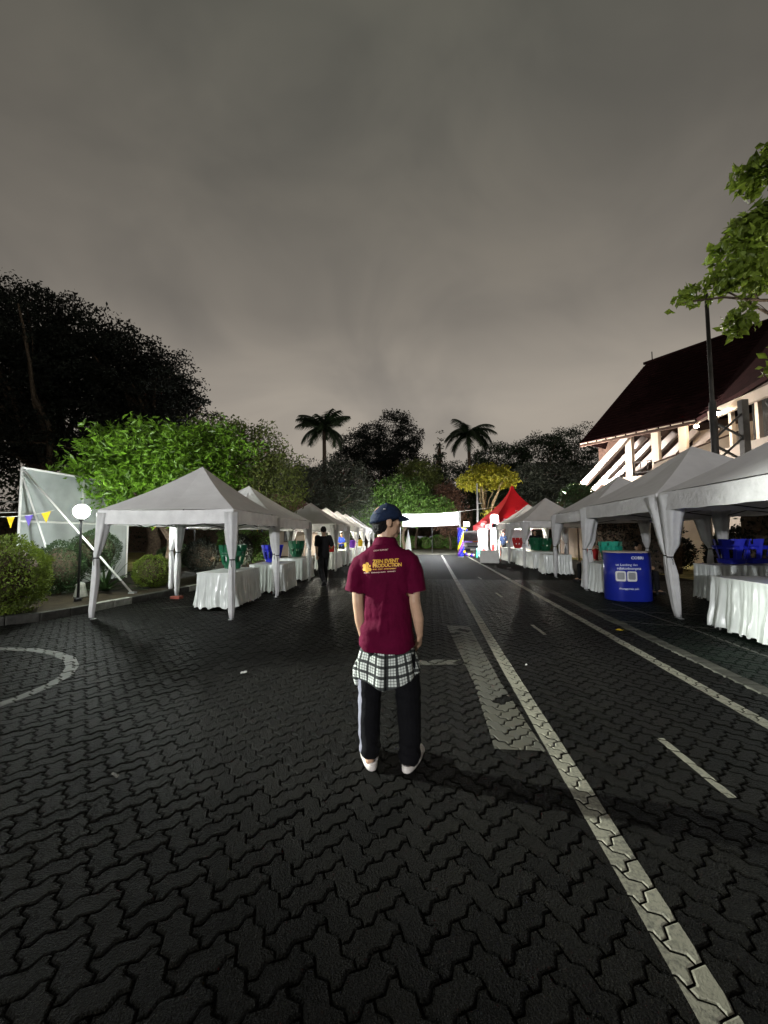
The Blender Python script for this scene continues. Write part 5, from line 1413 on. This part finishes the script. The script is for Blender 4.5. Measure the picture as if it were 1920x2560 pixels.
for gx, gy, zt in ((-7.19, 8.62, BZ - .15), (-9.13, 8.62, BZ - .35)):
    br = MB().tube([(.05, .02, zt), (gx - BX, gy - BY0, .0)], .024, 8).build('brace', MT['white'], t, True)
    MB().box((gx - BX, gy - BY0, .02), (.16, .10, .05)).build('foot_plate', MT['steel'], br)
def sheet_paper(name, label, cat, pts, m, th=.004):
    P = [Vector(p) for p in pts]; nrm = (P[1] - P[0]).cross(P[-1] - P[0]).normalized() * th
    return tag(MB().loft([[p for p in P], [p + nrm for p in P]]).build(name, m), label, cat)
ps = thing('poster', 'pinkish printed poster leaning at the foot of the backdrop', 'poster', (-9.75, 9.0, .12))
MB().loft([[Vector(p) for p in ((0, 0, 0), (-.10, .85, 0), (-.30, .85, .62), (-.22, 0, .62))], [Vector(p) + Vector((.012, 0, .004)) for p in ((0, 0, 0), (-.10, .85, 0), (-.30, .85, .62), (-.22, 0, .62))]]).build('sheet', MT['paper'], ps)
for k in range(7):
    a, b = .12 + .55 * random.random(), .10 + .42 * random.random()
    x = -.10 * a / .85 - .21 * b / .62 + .028
    MB().box((x, a, b), (.006, rand(.05, .16), rand(.02, .06)), 0, Matrix.Rotation(R(-18), 3, 'Y')).build('print_mark', MT['print_grey'], ps)
tag(MB().lathe([(.14, 0), (.135, .03), (.09, .24), (.075, .31), (.04, .33)], 16, (-7.92, 7.95, .11)).build('marker_block', MT['kerb_pale'], None, True), 'small pale conical marker at the kerb under the globe lamp', 'marker')
tag(MB().box((-6.02, 8.60, .03), (.24, .16, .06)).build('brick', mat('red_brick', (.22, .05, .035), .8), None, bevel=.008), 'red brick weighing down the back leg of the first tent', 'brick')

# bunting: string with small flags
def bunting(label, a, b, sag, n, start=0, size=.13):
    a, b = Vector(a), Vector(b); t = thing('bunting', label, 'bunting', a, 0, 'flag strings')
    pt = lambda q: (b - a) * q - Vector((0, 0, sag * 4 * q * (1 - q)))
    MB().tube([pt(i / 24) for i in range(25)], .008, 5).build('string', MT['rope'], t)
    for k in range(n):
        p = pt((k + .5) / n); d = (pt((k + .6) / n) - p).normalized()
        tw = Matrix.Rotation(rand(-.5, .5), 3, 'Z') @ Vector((d.x, d.y, d.z)); w = tw * size * .5; h_ = Vector((rand(-.02, .02), rand(-.02, .02), -size * 1.35))
        m = MB(); nn = Vector((-d.y, d.x, 0)).normalized() * .0015
        m.loft([[p - w + nn, p + w + nn, p + h_ + nn], [p - w - nn, p + w - nn, p + h_ - nn]])
        m.build('flag', MT['bunt_purple'] if (k + start) % 2 == 0 else MT['bunt_yellow'], t)
bunting('string of purple and yellow flags tied to the backdrop brace', (-9.9, 6.2, 2.15), (-9.35, 8.55, 2.15), .22, 7, 1, .20)
bunting('string of yellow and purple flags hanging behind the first tent', (-10.2, 11.9, 2.05), (-6.9, 13.4, 1.95), .12, 11, 1)
bunting('string of flags hanging behind the second planted-side tent', (-6.9, 13.6, 1.95), (-6.6, 16.6, 1.9), .15, 8, 1)
for k, (a, b, lb) in enumerate((((-16, 5.6, 2.55), (-10.2, 11.6, 2.62), 'upper pale cable stretched to the backdrop'), ((-16, 5.6, 2.1), (-10.25, 8.6, 2.12), 'lower pale cable stretched to the backdrop'))):
    a, b = Vector(a), Vector(b)
    tag(MB().tube([a.lerp(b, i / 10) - Vector((0, 0, .12 * math.sin(PI * i / 10))) for i in range(11)], .009, 5).build('cable', MT['rope']), lb, 'cable')

# little house with a brown roof behind the planted-side tents
hs = thing('small_house', 'small house with a sloping brown roof behind the planted-side tents', 'house', (-10.5, 27.0, .1), R(-12))
MB().box((0, 0, 1.3), (5.0, 3.2, 2.6)).build('wall', MT['wall'], hs)
MB().loft([[Vector((x, -2.1, z)) for x, z in ((-3.0, 2.5), (0, 4.3), (3.0, 2.5), (3.0, 2.35), (0, 4.12), (-3.0, 2.35))], [Vector((x, 2.1, z)) for x, z in ((-3.0, 2.5), (0, 4.3), (3.0, 2.5), (3.0, 2.35), (0, 4.12), (-3.0, 2.35))]]).build('roof', MT['brown_roof'], hs)
for x in (-1.4, 1.4):
    w = MB().box((x, -1.62, 1.5), (.9, .06, 1.1)).build('window', MT['wood'], hs); MB().box((x, -1.66, 1.5), (.76, .03, .96)).build('pane', MT['glass'], w)
w = MB().box((0, -1.62, 1.0), (.9, .06, 2.0)).build('door', MT['wood'], hs); MB().box((.35, -1.67, 1.0), (.04, .05, .12)).build('handle', MT['steel'], w)

# ------------------------------------------------------------------ big building at the right
E0 = Vector((10, 25, 0)); BU = Vector((.633, -.774, 0)); BN = Vector((.774, .633, 0))
def bp(u, v, z): return E0 + BU * u + BN * v + Vector((0, 0, z))
bd = thing('building', 'large building with a steep dark tiled roof and slanting pale fins', 'building', (0, 0, 0))
def slab(pts, th):
    P = [Vector(p) for p in pts]; n_ = (P[1] - P[0]).cross(P[2] - P[0]).normalized() * th
    return MB().loft([P, [p + n_ for p in P]])
W1, W2 = Vector((11.9, 14.9, 7.1)), Vector((11.2, 8.0, 7.1))
roof = slab([bp(-.5, -.35, 7.2), bp(5.45, -.35, 7.2), bp(7.4, 4, 12.6), bp(1.5, 4, 12.5)], -.18).build('roof', MT['roof'], bd)
slab([bp(5.45, -.35, 7.2), W1, W2, bp(20, 4, 12.6), bp(7.4, 4, 12.6)], -.18).build('roof_wing', MT['roof'], roof)
slab([bp(1.5, 4.0, 12.5), bp(20, 4.0, 12.6), bp(20, 9, 7.2), bp(-.5, 9, 7.2)], -.18).build('roof_back', MT['roof'], roof)
slab([bp(-.5, -.35, 7.15), bp(1.5, 4, 12.4), bp(-.5, 9, 7.15)], .1).build('gable', MT['roof'], roof)
MB().tube([bp(1.4, 4, 12.6), bp(20, 4, 12.72)], .10, 6).build('ridge_cap', MT['roof'], roof)
for u in (1.9, 7.6): MB().tube([bp(u, 4, 12.6), bp(u, 4, 13.2)], .03, 5).build('lightning_rod', MT['dark_steel'], roof)
# tile courses on the visible slopes
for k in range(1, 26):
    q = k / 26; a = bp(-.5, -.35, 7.2).lerp(bp(1.5, 4, 12.5), q); b = bp(5.45, -.35, 7.2).lerp(bp(7.4, 4, 12.6), q); n_ = Vector((-.55, -.45, .62)).normalized() * .02
    MB().tube([a + n_, b + n_], .03, 4).build('tile_course', MT['roof'], roof)
for k in range(1, 26):
    q = k / 26; a = bp(5.45, -.35, 7.2).lerp(bp(7.4, 4, 12.6), q); b = W2.lerp(bp(20, 4, 12.6), q); n_ = Vector((-.7, -.1, .6)).normalized() * .02
    MB().tube([a + n_, b + n_], .03, 4).build('tile_course', MT['roof'], roof)
# eaves: dark beam, pale rafter ends
MB().bar(bp(-.6, -.25, 7.02), bp(5.45, -.25, 7.02), .12).build('eave_beam', MT['wood'], bd)
MB().bar(bp(5.45, -.2, 7.02), W2 - Vector((-.1, 0, .12)), .12).build('eave_beam', MT['wood'], bd)
for k in range(11):
    u = -.35 + k * .55
    MB().box((0, 0, 0), (.46, .05, .05)).build('light_batten', MT['column'], bd).matrix_world = Matrix.Translation(bp(u, -.30, 7.13)) @ Matrix.Rotation(math.atan2(BU.y, BU.x), 4, 'Z')
def fbox(name, u0, u1, v0, v1, z0, z1, m, parent=bd):
    P = [(u0, v0), (u1, v0), (u1, v1), (u0, v1)]
    return MB().loft([[bp(u, v, z0) for u, v in P], [bp(u, v, z1) for u, v in P]]).build(name, m, parent)
fbox('back_wall', -1.0, 8.0, 2.6, 2.9, 0, 7.6, MT['wood'])
fbox('floor_slab', .4, 8.0, .1, 2.6, 4.5, 4.75, MT['wall'])
fbox('lower_wall', .6, 8.0, .9, 1.1, 0, 4.5, MT['wall'])
for u in (2.02, 3.38, 4.65):
    fbox('column', u - .17, u + .17, .15, .5, 0, 7.1, MT['column'])
# slanting fins
for k, (du, v, w) in enumerate(((0.0, -.05, .34), (.62, .7, .26), (1.25, .9, .26), (1.95, 1.2, .34), (2.8, 1.5, .34), (3.6, 1.8, .36), (-.75, 1.2, .18), (-1.25, 1.5, .18))):
    a, b = (-1.9 + du, 3.5), (2.0 + du, 7.05)
    d = Vector((b[0] - a[0], b[1] - a[1])).normalized(); n_ = Vector((-d.y, d.x)) * w * .5
    P = [(a[0] - n_.x, a[1] - n_.y), (a[0] + n_.x, a[1] + n_.y), (b[0] + n_.x, b[1] + n_.y), (b[0] - n_.x, b[1] - n_.y)]
    MB().loft([[bp(x, v, z) for x, z in P], [bp(x, v + .30, z) for x, z in P]]).build('slanting_fin', MT['beam'] if k < 6 else MT['wood'], bd)
fbox('fin_base', -2.2, 1.5, -.2, 2.6, 0, 3.6, MT['wall'])
# balcony railing, parapets
for u in (2.25, 2.6, 2.95, 3.2): MB().tube([bp(u, .2, 4.75), bp(u, .2, 5.55)], .025, 5).build('baluster', MT['dark_steel'], bd)
for z in (4.95, 5.55): MB().tube([bp(2.2, .2, z), bp(3.25, .2, z)], .03, 5).build('rail', MT['dark_steel'], bd)
MB().loft([[bp(u, v, z) for u, z in ((3.3, 0), (7.0, 0), (7.0, 6.1), (3.5, 5.2))] for v in (-.45, -.25)]).build('parapet', MT['wall'], bd)
MB().tube([bp(3.5, -.35, 5.27), bp(7.0, -.35, 6.17)], .05, 6).build('rail', MT['wood'], bd)
fbox('window', 5.2, 6.0, 2.5, 2.58, 5.0, 6.7, MT['column']); fbox('pane', 5.32, 5.88, 2.46, 2.49, 5.12, 6.58, MT['glass'])
fbox('inner_wall', 4.4, 7.6, 2.2, 2.35, 4.75, 7.1, MT['column'])
# wing along the tents: parapet, dark openings, posts
def wbox(name, x0, x1, y0, y1, z0, z1, m): return MB().box(((x0 + x1) / 2, (y0 + y1) / 2, (z0 + z1) / 2), (x1 - x0, y1 - y0, z1 - z0)).build(name, m, bd)
wbox('wing_parapet', 12.35, 12.6, 8.0, 18.6, 0, 5.05, MT['wall'])
wbox('wing_recess', 14.2, 14.4, 8.0, 18.6, 4.6, 7.4, MT['dark_wall'])
wbox('wing_floor', 12.6, 14.2, 8.0, 18.6, 4.5, 4.62, MT['wall'])
wbox('wing_lintel', 12.4, 12.58, 8.0, 18.6, 6.55, 6.95, MT['wall'])
for y in (9.0, 10.6, 12.2, 13.8, 15.4, 17.0, 18.4): wbox('wing_post', 13.2, 13.36, y, y + .16, 4.62, 6.9, MT['column'] if y != 12.2 else MT['wood'])
for y in (9.6, 11.2, 12.8, 14.4, 16.0): MB().bar((13.6, y, 4.7), (13.6, y + 1.1, 6.8), .06).build('truss_bar', MT['dark_steel'], bd)
# eave lamps
for p in (bp(5.35, -.1, 6.86), Vector((12.15, 17.6, 6.55))):
    o = MB().lathe([(.03, .16), (.10, .10), (.12, .04)], 12, p).build('lamp_shade', MT['dark_steel'], bd, True)
    MB().ball(p, (.10, .10, .08), 12, 8).build('bulb', MT['bulb'], o, True)
# flood lamp at the foot of the fins, shining up along them
def flood(label, p, aim, m, w=.34, h_=.24, group='flood lamps', post=True):
    p = Vector(p); d = (Vector(aim) - p).normalized(); rot = d.to_track_quat('Y', 'Z').to_matrix()
    t = thing('flood_lamp', label, 'lamp', (p.x, p.y, 0), 0, group); o = Vector((0, 0, p.z))
    MB().box(o - d * .05, (w + .05, .09, h_ + .05), 0, rot).build('housing', MT['dark_steel'], t, bevel=.01)
    MB().box(o + d * .004, (w, .012, h_), 0, rot).build('lens', m, t)
    if post: MB().tube([(0, 0, 0), (0, 0, p.z - h_ * .6)], .025, 6).build('post', MT['dark_steel'], t)
    return t
fp, fa = Vector((-9.2, 4.35, 3.0)), Vector((0.0, 3.35, 1.40))
ft = flood('flood lamp on a post in the planted bed, lighting the road and the standing man', fp, fa, emis('lit_flood_paving', (.95, 1.0, .92), 60.0), .50, .36)
ld = bpy.data.lights.new('flood_beam', 'SPOT'); ld.energy = 12500; ld.color = (.95, 1.0, .92); ld.spot_size = R(31.5); ld.spot_blend = .8; ld.shadow_soft_size = .10
lo = bpy.data.objects.new('flood_beam', ld); col.objects.link(lo); lo.parent = ft
lo.location = Vector((0, 0, fp.z)) + (fa - fp).normalized() * .06; lo.rotation_euler = (fa - fp).to_track_quat('-Z', 'Y').to_euler()
bpz, bpa = Vector((-5.5, -18.0, 3.2)), Vector((-1.5, 12.0, 3.6))
bt = flood('flood lamp on a tall post further down the road, facing the tents', bpz, bpa, emis('lit_flood_back', (.97, .98, 1.0), 60.0), .50, .36)
ld2 = bpy.data.lights.new('flood_beam', 'SPOT'); ld2.energy = 12500; ld2.color = (.97, .98, 1.0); ld2.spot_size = R(50); ld2.spot_blend = .5; ld2.shadow_soft_size = .25
lo2 = bpy.data.objects.new('flood_beam', ld2); col.objects.link(lo2); lo2.parent = bt
lo2.location = Vector((0, 0, bpz.z)) + (bpa - bpz).normalized() * .06; lo2.rotation_euler = (bpa - bpz).to_track_quat('-Z', 'Y').to_euler()
flood('added small flood lamp hidden between the shrubs, brightening the leafy tree', (-8.35, 10.85, .28), (-9.1, 11.7, 3.2), emis('added_leafy_fill', (.97, 1.0, .88), 350.0), .22, .16)  # unseen fill lamp, added to brighten the leafy tree
flood('added flood lamp out of view at the foot of the overhanging tree, brightening its leaves', (10.6, 8.3, .4), (7.2, 9.5, 7.6), emis('added_branch_fill', (1.0, .95, .78), 6500.0), .30, .20)  # invented lamp out of view, so the overhanging leaves catch light
flood('added small flood lamp hidden behind the second planted-side tent, brightening the olive tree', (-6.6, 12.75, .28), (-7.0, 14.3, 3.6), emis('added_olive_fill', (1.0, .97, .80), 900.0), .22, .16)  # another unseen lamp, put in to lift the olive crown
flood('bright flood lamp at the foot of the slanting fins', bp(-1.30, -.75, 4.05), bp(1.9, -.35, 7.0), MT['flood'], .60, .45)
flood('flood lamp on a pole behind the van, facing down the road', (2.95, 32.4, 2.35), (.5, 24, .8), emis('lit_flood_road', (.92, .97, 1.0), 450.0), .45, .30)
flood('added flood lamp hidden right behind the hanging banner, brightening its cloth', (.1, 30.4, 2.6), (.0, 27, 2.5), emis('added_banner_fill', (.94, .98, 1.0), 2600.0), .45, .30)  # added out of sight to make the banner cloth glow
flood('added flood lamp beside the last building-side tent, brightening the balloons and van', (3.75, 23.6, 2.0), (2.1, 27.2, .9), emis('added_balloon_fill', (1.0, .98, .95), 3200.0), .30, .20)  # added lamp, does the work of the tent bulbs on balloons and van
flood('flood lamp on the ground behind the red tent, lighting the yellow tree', (6.6, 30.8, .35), (5.0, 33, 6.0), MT['flood'], .24, .20)
flood('flood lamp on the ground beyond the banner, lighting the round green tree', (-4.3, 31.6, .4), (-2.4, 37, 4.6), MT['flood_cool'], .30, .22)

# steel pole and lattice column beside the building
t = thing('tall_pole', 'tall grey steel pole rising before the dark roof', 'pole', (9.5, 14.0, 0))
MB().tube([(0, 0, 0), (0, 0, 5.9), (0, 0, 5.95), (0, 0, 9.7)], [.11, .105, .065, .055], 10).build('shaft', MT['dark_steel'], t, True)
MB().box((0, 0, .02), (.4, .4, .04)).build('base_plate', MT['dark_steel'], t)
t = thing('lattice_column', 'dark steel column with cross braces next to the tall pole', 'column', (10.35, 13.9, 0))
MB().box((0, 0, 2.95), (.2, .2, 5.9)).build('post', MT['dark_steel'], t)
for z in (3.6, 4.4, 5.2): MB().bar((-.8, .1, z), (-.05, 0, z - .55), .06).build('brace', MT['dark_steel'], t); MB().bar((-.8, .1, z - .5), (-.05, 0, z + .25), .06).build('brace', MT['dark_steel'], t)

# ------------------------------------------------------------------ far end of the road
t = thing('hanging_banner', 'long white cloth banner hung across the far end of the road', 'banner', (-2.0, 27.4, 0))
rows = []
for j in range(7):
    z = 2.07 + .92 * j / 6
    rows.append([Vector((3.95 * k / 24, .05 * noise.noise(Vector((k * .4, j * .5, 0))), z + .10 * k / 24 - .04 * math.sin(PI * k / 24))) for k in range(25)])
MB().loft(rows, cap=False, closed=False).build('cloth', MT['white_cloth'], t, True)
MB().tube([(-.05, 0, 3.0), (1.9, 0, 2.96), (3.98, 0, 3.1), (6.6, 1.0, 3.45)], .012, 5).build('rope', MT['rope'], t)
for x in (-.15, 4.05):
    MB().tube([(x, .05, 0), (x, .05, 3.15)], .03, 6).build('post', MT['steel'], t)
t = thing('white_easel', 'white striped folded parasol standing by the banner post', 'parasol', (-1.55, 26.6, 0))
MB().loft([ell_ring((0, 0, z), r_, r_, 12) for z, r_ in ((.25, .22), (.9, .18), (1.5, .08), (1.75, .02))]).build('cloth', MT['white_cloth'], t)
MB().tube([(0, 0, 0), (0, 0, 1.85)], .02, 6).build('pole', MT['steel'], t)

t = thing('balloon_column', 'column of blue, purple and yellow balloons beside the van', 'balloons', (1.98, 26.3, 0), 0)
MB().tube([(0, 0, 0), (0, 0, 2.0)], .02, 6).build('pole', MT['steel'], t)
MB().lathe([(.2, 0), (.2, .03), (.03, .05)], 12).build('base', MT['steel'], t)
bal = {}
bmat = {k: mat('balloon_' + k, c, .3, .5, transl=.15) for k, c in dict(blue=(.02, .03, .55), purple=(.20, .07, .60), yellow=(.85, .70, .03), pale=(.75, .72, .45)).items()}
def balloon(x, y, z, k, r=.095):
    if k not in bal:
        me = MB().lathe([(.004, -1.22), (.12, -1.16), (.10, -1.10), (.55, -.75), (.90, -.25), (1.0, .2), (.85, .65), (.5, .92), (.12, 1.02)], 12).mesh('balloon', True); me.materials.append(bmat[k]); bal[k] = me
    o = obj('balloon', bal[k], None, t); o.location = (x, y, z); o.scale = (r, r, r); o.rotation_euler = (rand(-.5, .5), rand(-.5, .5), rand(0, 6))
for lv in range(16):
    for k in range(4):
        a = lv * .42 + k * PI / 2
        balloon(.13 * math.cos(a), .13 * math.sin(a), .12 + lv * .117, ('blue', 'yellow', 'purple', 'blue')[k])
for k in range(9): balloon(.22 + .09 * k, -.1 + rand(-.08, .08), .10 + .30 * math.exp(-k * .4) * rand(.3, 1), ('yellow', 'blue', 'purple', 'pale')[k % 4])
for k in range(5): balloon(.10 + .07 * k, -.05, 1.86 + rand(-.08, .10), ('yellow', 'blue', 'pale', 'yellow', 'blue')[k], .085)

# van, nose towards us
t = thing('van', 'grey van with purple and orange stickers facing down the road', 'van', (2.95, 27.6, 0), R(-3))
prof = [(.00, .32), (-.05, .55), (.00, .80), (.12, .93), (.55, 1.05), (1.02, 1.68), (1.25, 1.76), (3.9, 1.78), (4.05, 1.6), (4.08, .32)]
MB().loft([[Vector((sx * w, y, z)) for y, z in prof] for sx, w in ((-1, .76), (-1, .70), (1, .70), (1, .76))] if False else [[Vector((x, y + (.05 if abs(x) > .7 else 0), z if abs(x) < .7 or z < 1.2 else z - .05)) for y, z in prof] for x in (-.79, -.74, -.4, .4, .74, .79)]).build('body', MT['van'], t, bevel=.02)
def vbox(name, c, d, m, par=t, rx=0.0): return MB().box(c, d, 0, Matrix.Rotation(rx, 3, 'X')).build(name, MT[m], par)
vbox('windscreen', (0, .765, 1.38), (1.22, .02, .62), 'glass', t, R(-36.5))
vbox('bumper', (0, -.06, .42), (1.5, .14, .20), 'black'); vbox('grille', (0, -.05, .66), (.8, .06, .10), 'dark_steel')
for sx in (-1, 1):
    vbox('headlight', (sx * .58, .015, .76), (.30, .06, .16), 'white'); vbox('mirror', (sx * .90, .75, 1.15), (.14, .08, .18), 'black')
    vbox('wiper', (sx * .25, .54, 1.13), (.5, .02, .015), 'black', t, R(-36))
    for y in (.62, 3.3):
        w_ = MB().loft([[Vector((sx * (.70 if q else .80), y + .31 * math.cos(a), .31 + .31 * math.sin(a))) for a in [2 * PI * k / 18 for k in range(18)]] for q in (0, 1)]).build('wheel', MT['tyre'], t, bevel=.02)
        MB().loft([[Vector((sx * q, y + .18 * math.cos(a), .31 + .18 * math.sin(a))) for a in [2 * PI * k / 14 for k in range(14)]] for q in (.795, .808)]).build('rim', MT['steel'], w_)
vbox('number_plate', (0, -.135, .45), (.42, .012, .12), 'white')
for c, d, m_, rx in (((-.3, .33, 1.0), (.6, .32, .012), 'purple', R(15)), ((.3, .36, 1.01), (.55, .30, .012), 'orange', R(15)), ((.0, .15, .945), (1.3, .10, .012), 'purple', R(15)), ((-.45, 0.0, .66), (.25, .02, .10), 'yellow_pl', 0), ((.45, .0, .66), (.2, .02, .10), 'purple', 0)): vbox('sticker', c, d, m_, t, rx)

t = thing('no_entry_sign', 'round red no-entry sign with a white bar on a pole', 'sign', (3.62, 27.0, 0), 0)
MB().tube([(0, 0, 0), (0, 0, 2.25)], .025, 6).build('pole', MT['steel'], t)
MB().loft([[Vector((.25 * math.cos(a), y, 2.18 + .25 * math.sin(a))) for a in [2 * PI * k / 24 for k in range(24)]] for y in (-.03, -.045)]).build('disc', MT['sign_red'], t)
MB().box((0, -.05, 2.18), (.34, .008, .08)).build('bar', MT['white'], t)
t = thing('street_pole', 'slim tall street pole behind the van', 'pole', (3.75, 31.5, 0), 0)
MB().tube([(0, 0, 0), (0, 0, 5.6)], [.10, .06], 8).build('shaft', MT['steel'], t); MB().tube([(0, 0, 4.0), (.35, 0, 4.0)], .03, 5).build('arm', MT['steel'], t)

def totem(label, x, y, w, h_, shapes, rz=0.0, group='printed upright banners', foot=True):
    t = thing('banner_stand', label, 'banner', (x, y, 0), rz, group)
    P = [(-w / 2, .06), (w / 2, .06)] + [(w / 2 * math.cos(a) , h_ - w * .25 + w * .25 * math.sin(a)) for a in [PI * k / 10 for k in range(11)]]
    MB().loft([[Vector((a, y_, b)) for a, b in P] for y_ in (-.02, .02)]).build('panel', MT['white'], t)
    for (x0, z0, x1, z1, m_) in shapes: MB().box(((x0 + x1) / 2, -.026, (z0 + z1) / 2), (x1 - x0, .01, z1 - z0)).build('print', MT[m_], t)
    MB().box((0, 0, .03), (w * .9, .4, .06)).build('foot', MT['steel'], t)
totem('tall red and white banner stand with rounded top beside the white box', 3.95, 24.6, .52, 2.75, ((-.26, 1.5, -.02, 2.4, 'sign_red'), (-.24, .1, -.05, .9, 'sign_red'), (.06, .1, .20, .7, 'sign_red'), (-.15, .9, .0, 1.4, 'print_pale')), R(10))
totem('shorter white banner stand with a red foot beside the van', 3.35, 25.6, .62, 1.85, ((-.05, .1, .12, .6, 'sign_red'), (-.02, 1.1, .05, 1.5, 'purple')), R(5))
totem('white banner stand with red stripe at the edge of the tent row', 4.35, 25.4, .45, 1.1, ((.05, .1, .15, .9, 'sign_red'),), R(-5))
t = thing('folding_sign', 'small teal folding floor sign in front of the van', 'sign', (3.02, 25.2, 0), R(10))
for s_ in (-1, 1):
    P = [(-.19, 0), (-.12, 0), (-.10, .22), (.10, .22), (.12, 0), (.19, 0), (.13, .62), (-.13, .62)]
    MB().loft([[Vector((a, s_ * (.16 - .22 * b) + q, b)) for a, b in P] for q in (0, .015)]).build('leaf', MT['teal_pl'], t)
t = thing('white_box', 'plain white chest standing on the road edge before the banners', 'box', (2.98, 20.4, 0), R(-8))
MB().box((0, 0, .34), (.92, .62, .60)).build('body', MT['white'], t, bevel=.03)
MB().box((0, 0, .655), (.94, .64, .05)).build('lid', MT['white'], t, bevel=.012)
for x in (-.38, .38):
    for y in (-.24, .24): MB().box((x, y, .02), (.06, .06, .045)).build('foot', MT['black'], t)
MB().box((.47, .0, .35), (.02, .5, .4)).build('vent', MT['black'], t)
# cars on the far road
for k, (x, y, lb) in enumerate(((-1.2, 52.0, 'distant car showing a red tail light beyond the banner'), (.4, 53.0, 'distant car showing white headlights beyond the banner'))):
    t = thing('parked_car', lb, 'car', (x, y, 0), 0, 'distant cars')
    pr_ = [(-.85, .3), (.85, .3), (.88, .75), (.72, .9), (.58, 1.38), (-.58, 1.38), (-.72, .9), (-.88, .75)]
    MB().loft([[Vector((a, yy, b)) for a, b in pr_] for yy in (0, 4.0)]).build('body', MT['dark_steel'], t, bevel=.05)
    MB().box((0, -.02, 1.13), (1.1, .02, .34)).build('window', MT['glass'], t)
    for sx in (-1, 1):
        if (k == 0) or sx == 1 or True: MB().ball((sx * .66, -.03, .78), (.11, .03, .09), 10, 6).build('tail_light' if k == 0 else 'headlight', MT['taillight' if k == 0 else 'carlight'], t, True)
        for yy in (.6, 3.3): MB().loft([[Vector((sx * q, yy + .3 * math.cos(a), .3 + .3 * math.sin(a))) for a in [2 * PI * j / 14 for j in range(14)]] for q in (.68, .86)]).build('wheel', MT['tyre'], t)

# goods on the far tables
def bucket(label, x, y, z, m_, r=.17, h_=.34, group='coloured buckets on the far tables'):
    t = thing('bucket', label, 'bucket', (x, y, z), 0, group)
    MB().lathe([(r * .72, 0), (r * .98, h_), (r * 1.06, h_), (r * 1.06, h_ + .02), (r * .94, h_ + .02), (r * .70, .02)], 20, cap=True).build('body', MT[m_], t, True)
    MB().tube([(r * 1.04 * math.cos(a), r * .3 * math.sin(a) * 0, h_ + .16 * math.sin(a)) for a in [PI * k / 12 for k in range(13)]], .008, 5).build('handle', MT['steel'], t)
bucket('purple bucket on the third table after the gap', -4.55, 22.0, .76, 'purple_pl', .22, .42); bucket('yellow bucket on the fourth table after the gap', -4.62, 24.9, .76, 'yellow_pl', .22, .42)
bucket('blue bucket standing next to the pink drum', -4.75, 26.3, .76, 'blue_pl', .18, .30)
tag(MB().lathe([(.02, 0), (.28, .01), (.33, .12), (.33, .32), (.27, .40), (.05, .42)], 20, (-4.85, 25.7, .765)).build('drum', MT['pink_pl'], None, True), 'pink round plastic drum on the fourth table after the gap', 'drum')
for x, y, lb in ((-4.8, 18.95, 'tall yellow-green board standing on the second far table'), (-5.1, 22.9, 'yellow-green board behind the purple bucket')):
    t = thing('display_board', lb, 'board', (x, y, .755), 0, 'yellow-green boards on the far tables')
    MB().box((0, 0, .40), (.34, .02, .80)).build('panel', mat('lime_board', (.62, .62, .10), .5), t); MB().box((0, .05, .01), (.30, .14, .02)).build('foot', MT['steel'], t)
for k, (x, y, z, lb) in enumerate(((4.95, 15.05, .745, 'clear drinks bottle on the table before the person in red'), (5.12, 18.3, .745, 'pale bottle on the long table beside the green stools'), (-4.7, 22.4, .745, 'pale bottle beside the purple bucket'))):
    t = thing('bottle', lb, 'bottle', (x, y, z)); MB().lathe([(.035, 0), (.038, .02), (.038, .18), (.015, .25), (.014, .29)], 12).build('body', MT['glass'], t, True); MB().lathe([(.017, .285), (.017, .31)], 10).build('cap', MT['white'], t)
# bulbs hanging in the far tents
for k, (x, y, lb) in enumerate(((-5.55, 20.0, 'lit bulb hanging in the second tent after the gap'), (-5.7, 23.0, 'lit bulb hanging in the third tent after the gap'), (-5.85, 26.2, 'lit bulb hanging in the fourth tent after the gap'), (5.4, 23.4, 'lit bulb hanging in the tent next to the red tent'))):
    t = thing('hanging_bulb', lb, 'lamp', (x, y, 1.95), 0, 'bulbs in the far tents')
    MB().tube([(0, 0, .25), (0, 0, .05)], .006, 5).build('cord', MT['black'], t); MB().lathe([(.02, .06), (.022, .0)], 8).build('socket', MT['black'], t); MB().ball((0, 0, -.05), .055, 10, 8).build('bulb', MT['tent_bulb'], t, True)

# litter on the paving
for k, (x, y, w, l_, m_, lb) in enumerate(((-2.02, 4.03, .06, .03, 'white', 'scrap of white paper on the paving near the tent shadow'), (-1.95, 2.25, .06, .018, 'kerb_pale', 'pale twig-like scrap on the paving by the man'), (2.86, 6.4, .09, .07, 'yellow_pl', 'crumpled yellow wrapper in the dark gutter strip'), (2.9, 3.6, .05, .05, 'paper', 'pale pebble-like scrap in the dark gutter strip'), (3.4, 17.6, .16, .12, 'white', 'white crumpled bag on the road near the white chest'), (1.05, 4.6, .02, .02, 'white', 'tiny white scrap in the right lane'))):
    m = MB(); n = 5
    rows = [[Vector(((i / n - .5) * w + rand(-.004, .004), (j / n - .5) * l_, .006 + .018 * random.random())) for i in range(n + 1)] for j in range(n + 1)]
    m.loft(rows, cap=False, closed=False); o = m.build('litter', MT[m_]); o.location = (x, y, 0.0); o.rotation_euler = (0, 0, rand(0, 3)); tag(o, lb, 'litter', 'litter on the paving')
    q = o.modifiers.new('thickness', 'SOLIDIFY'); q.thickness = .002
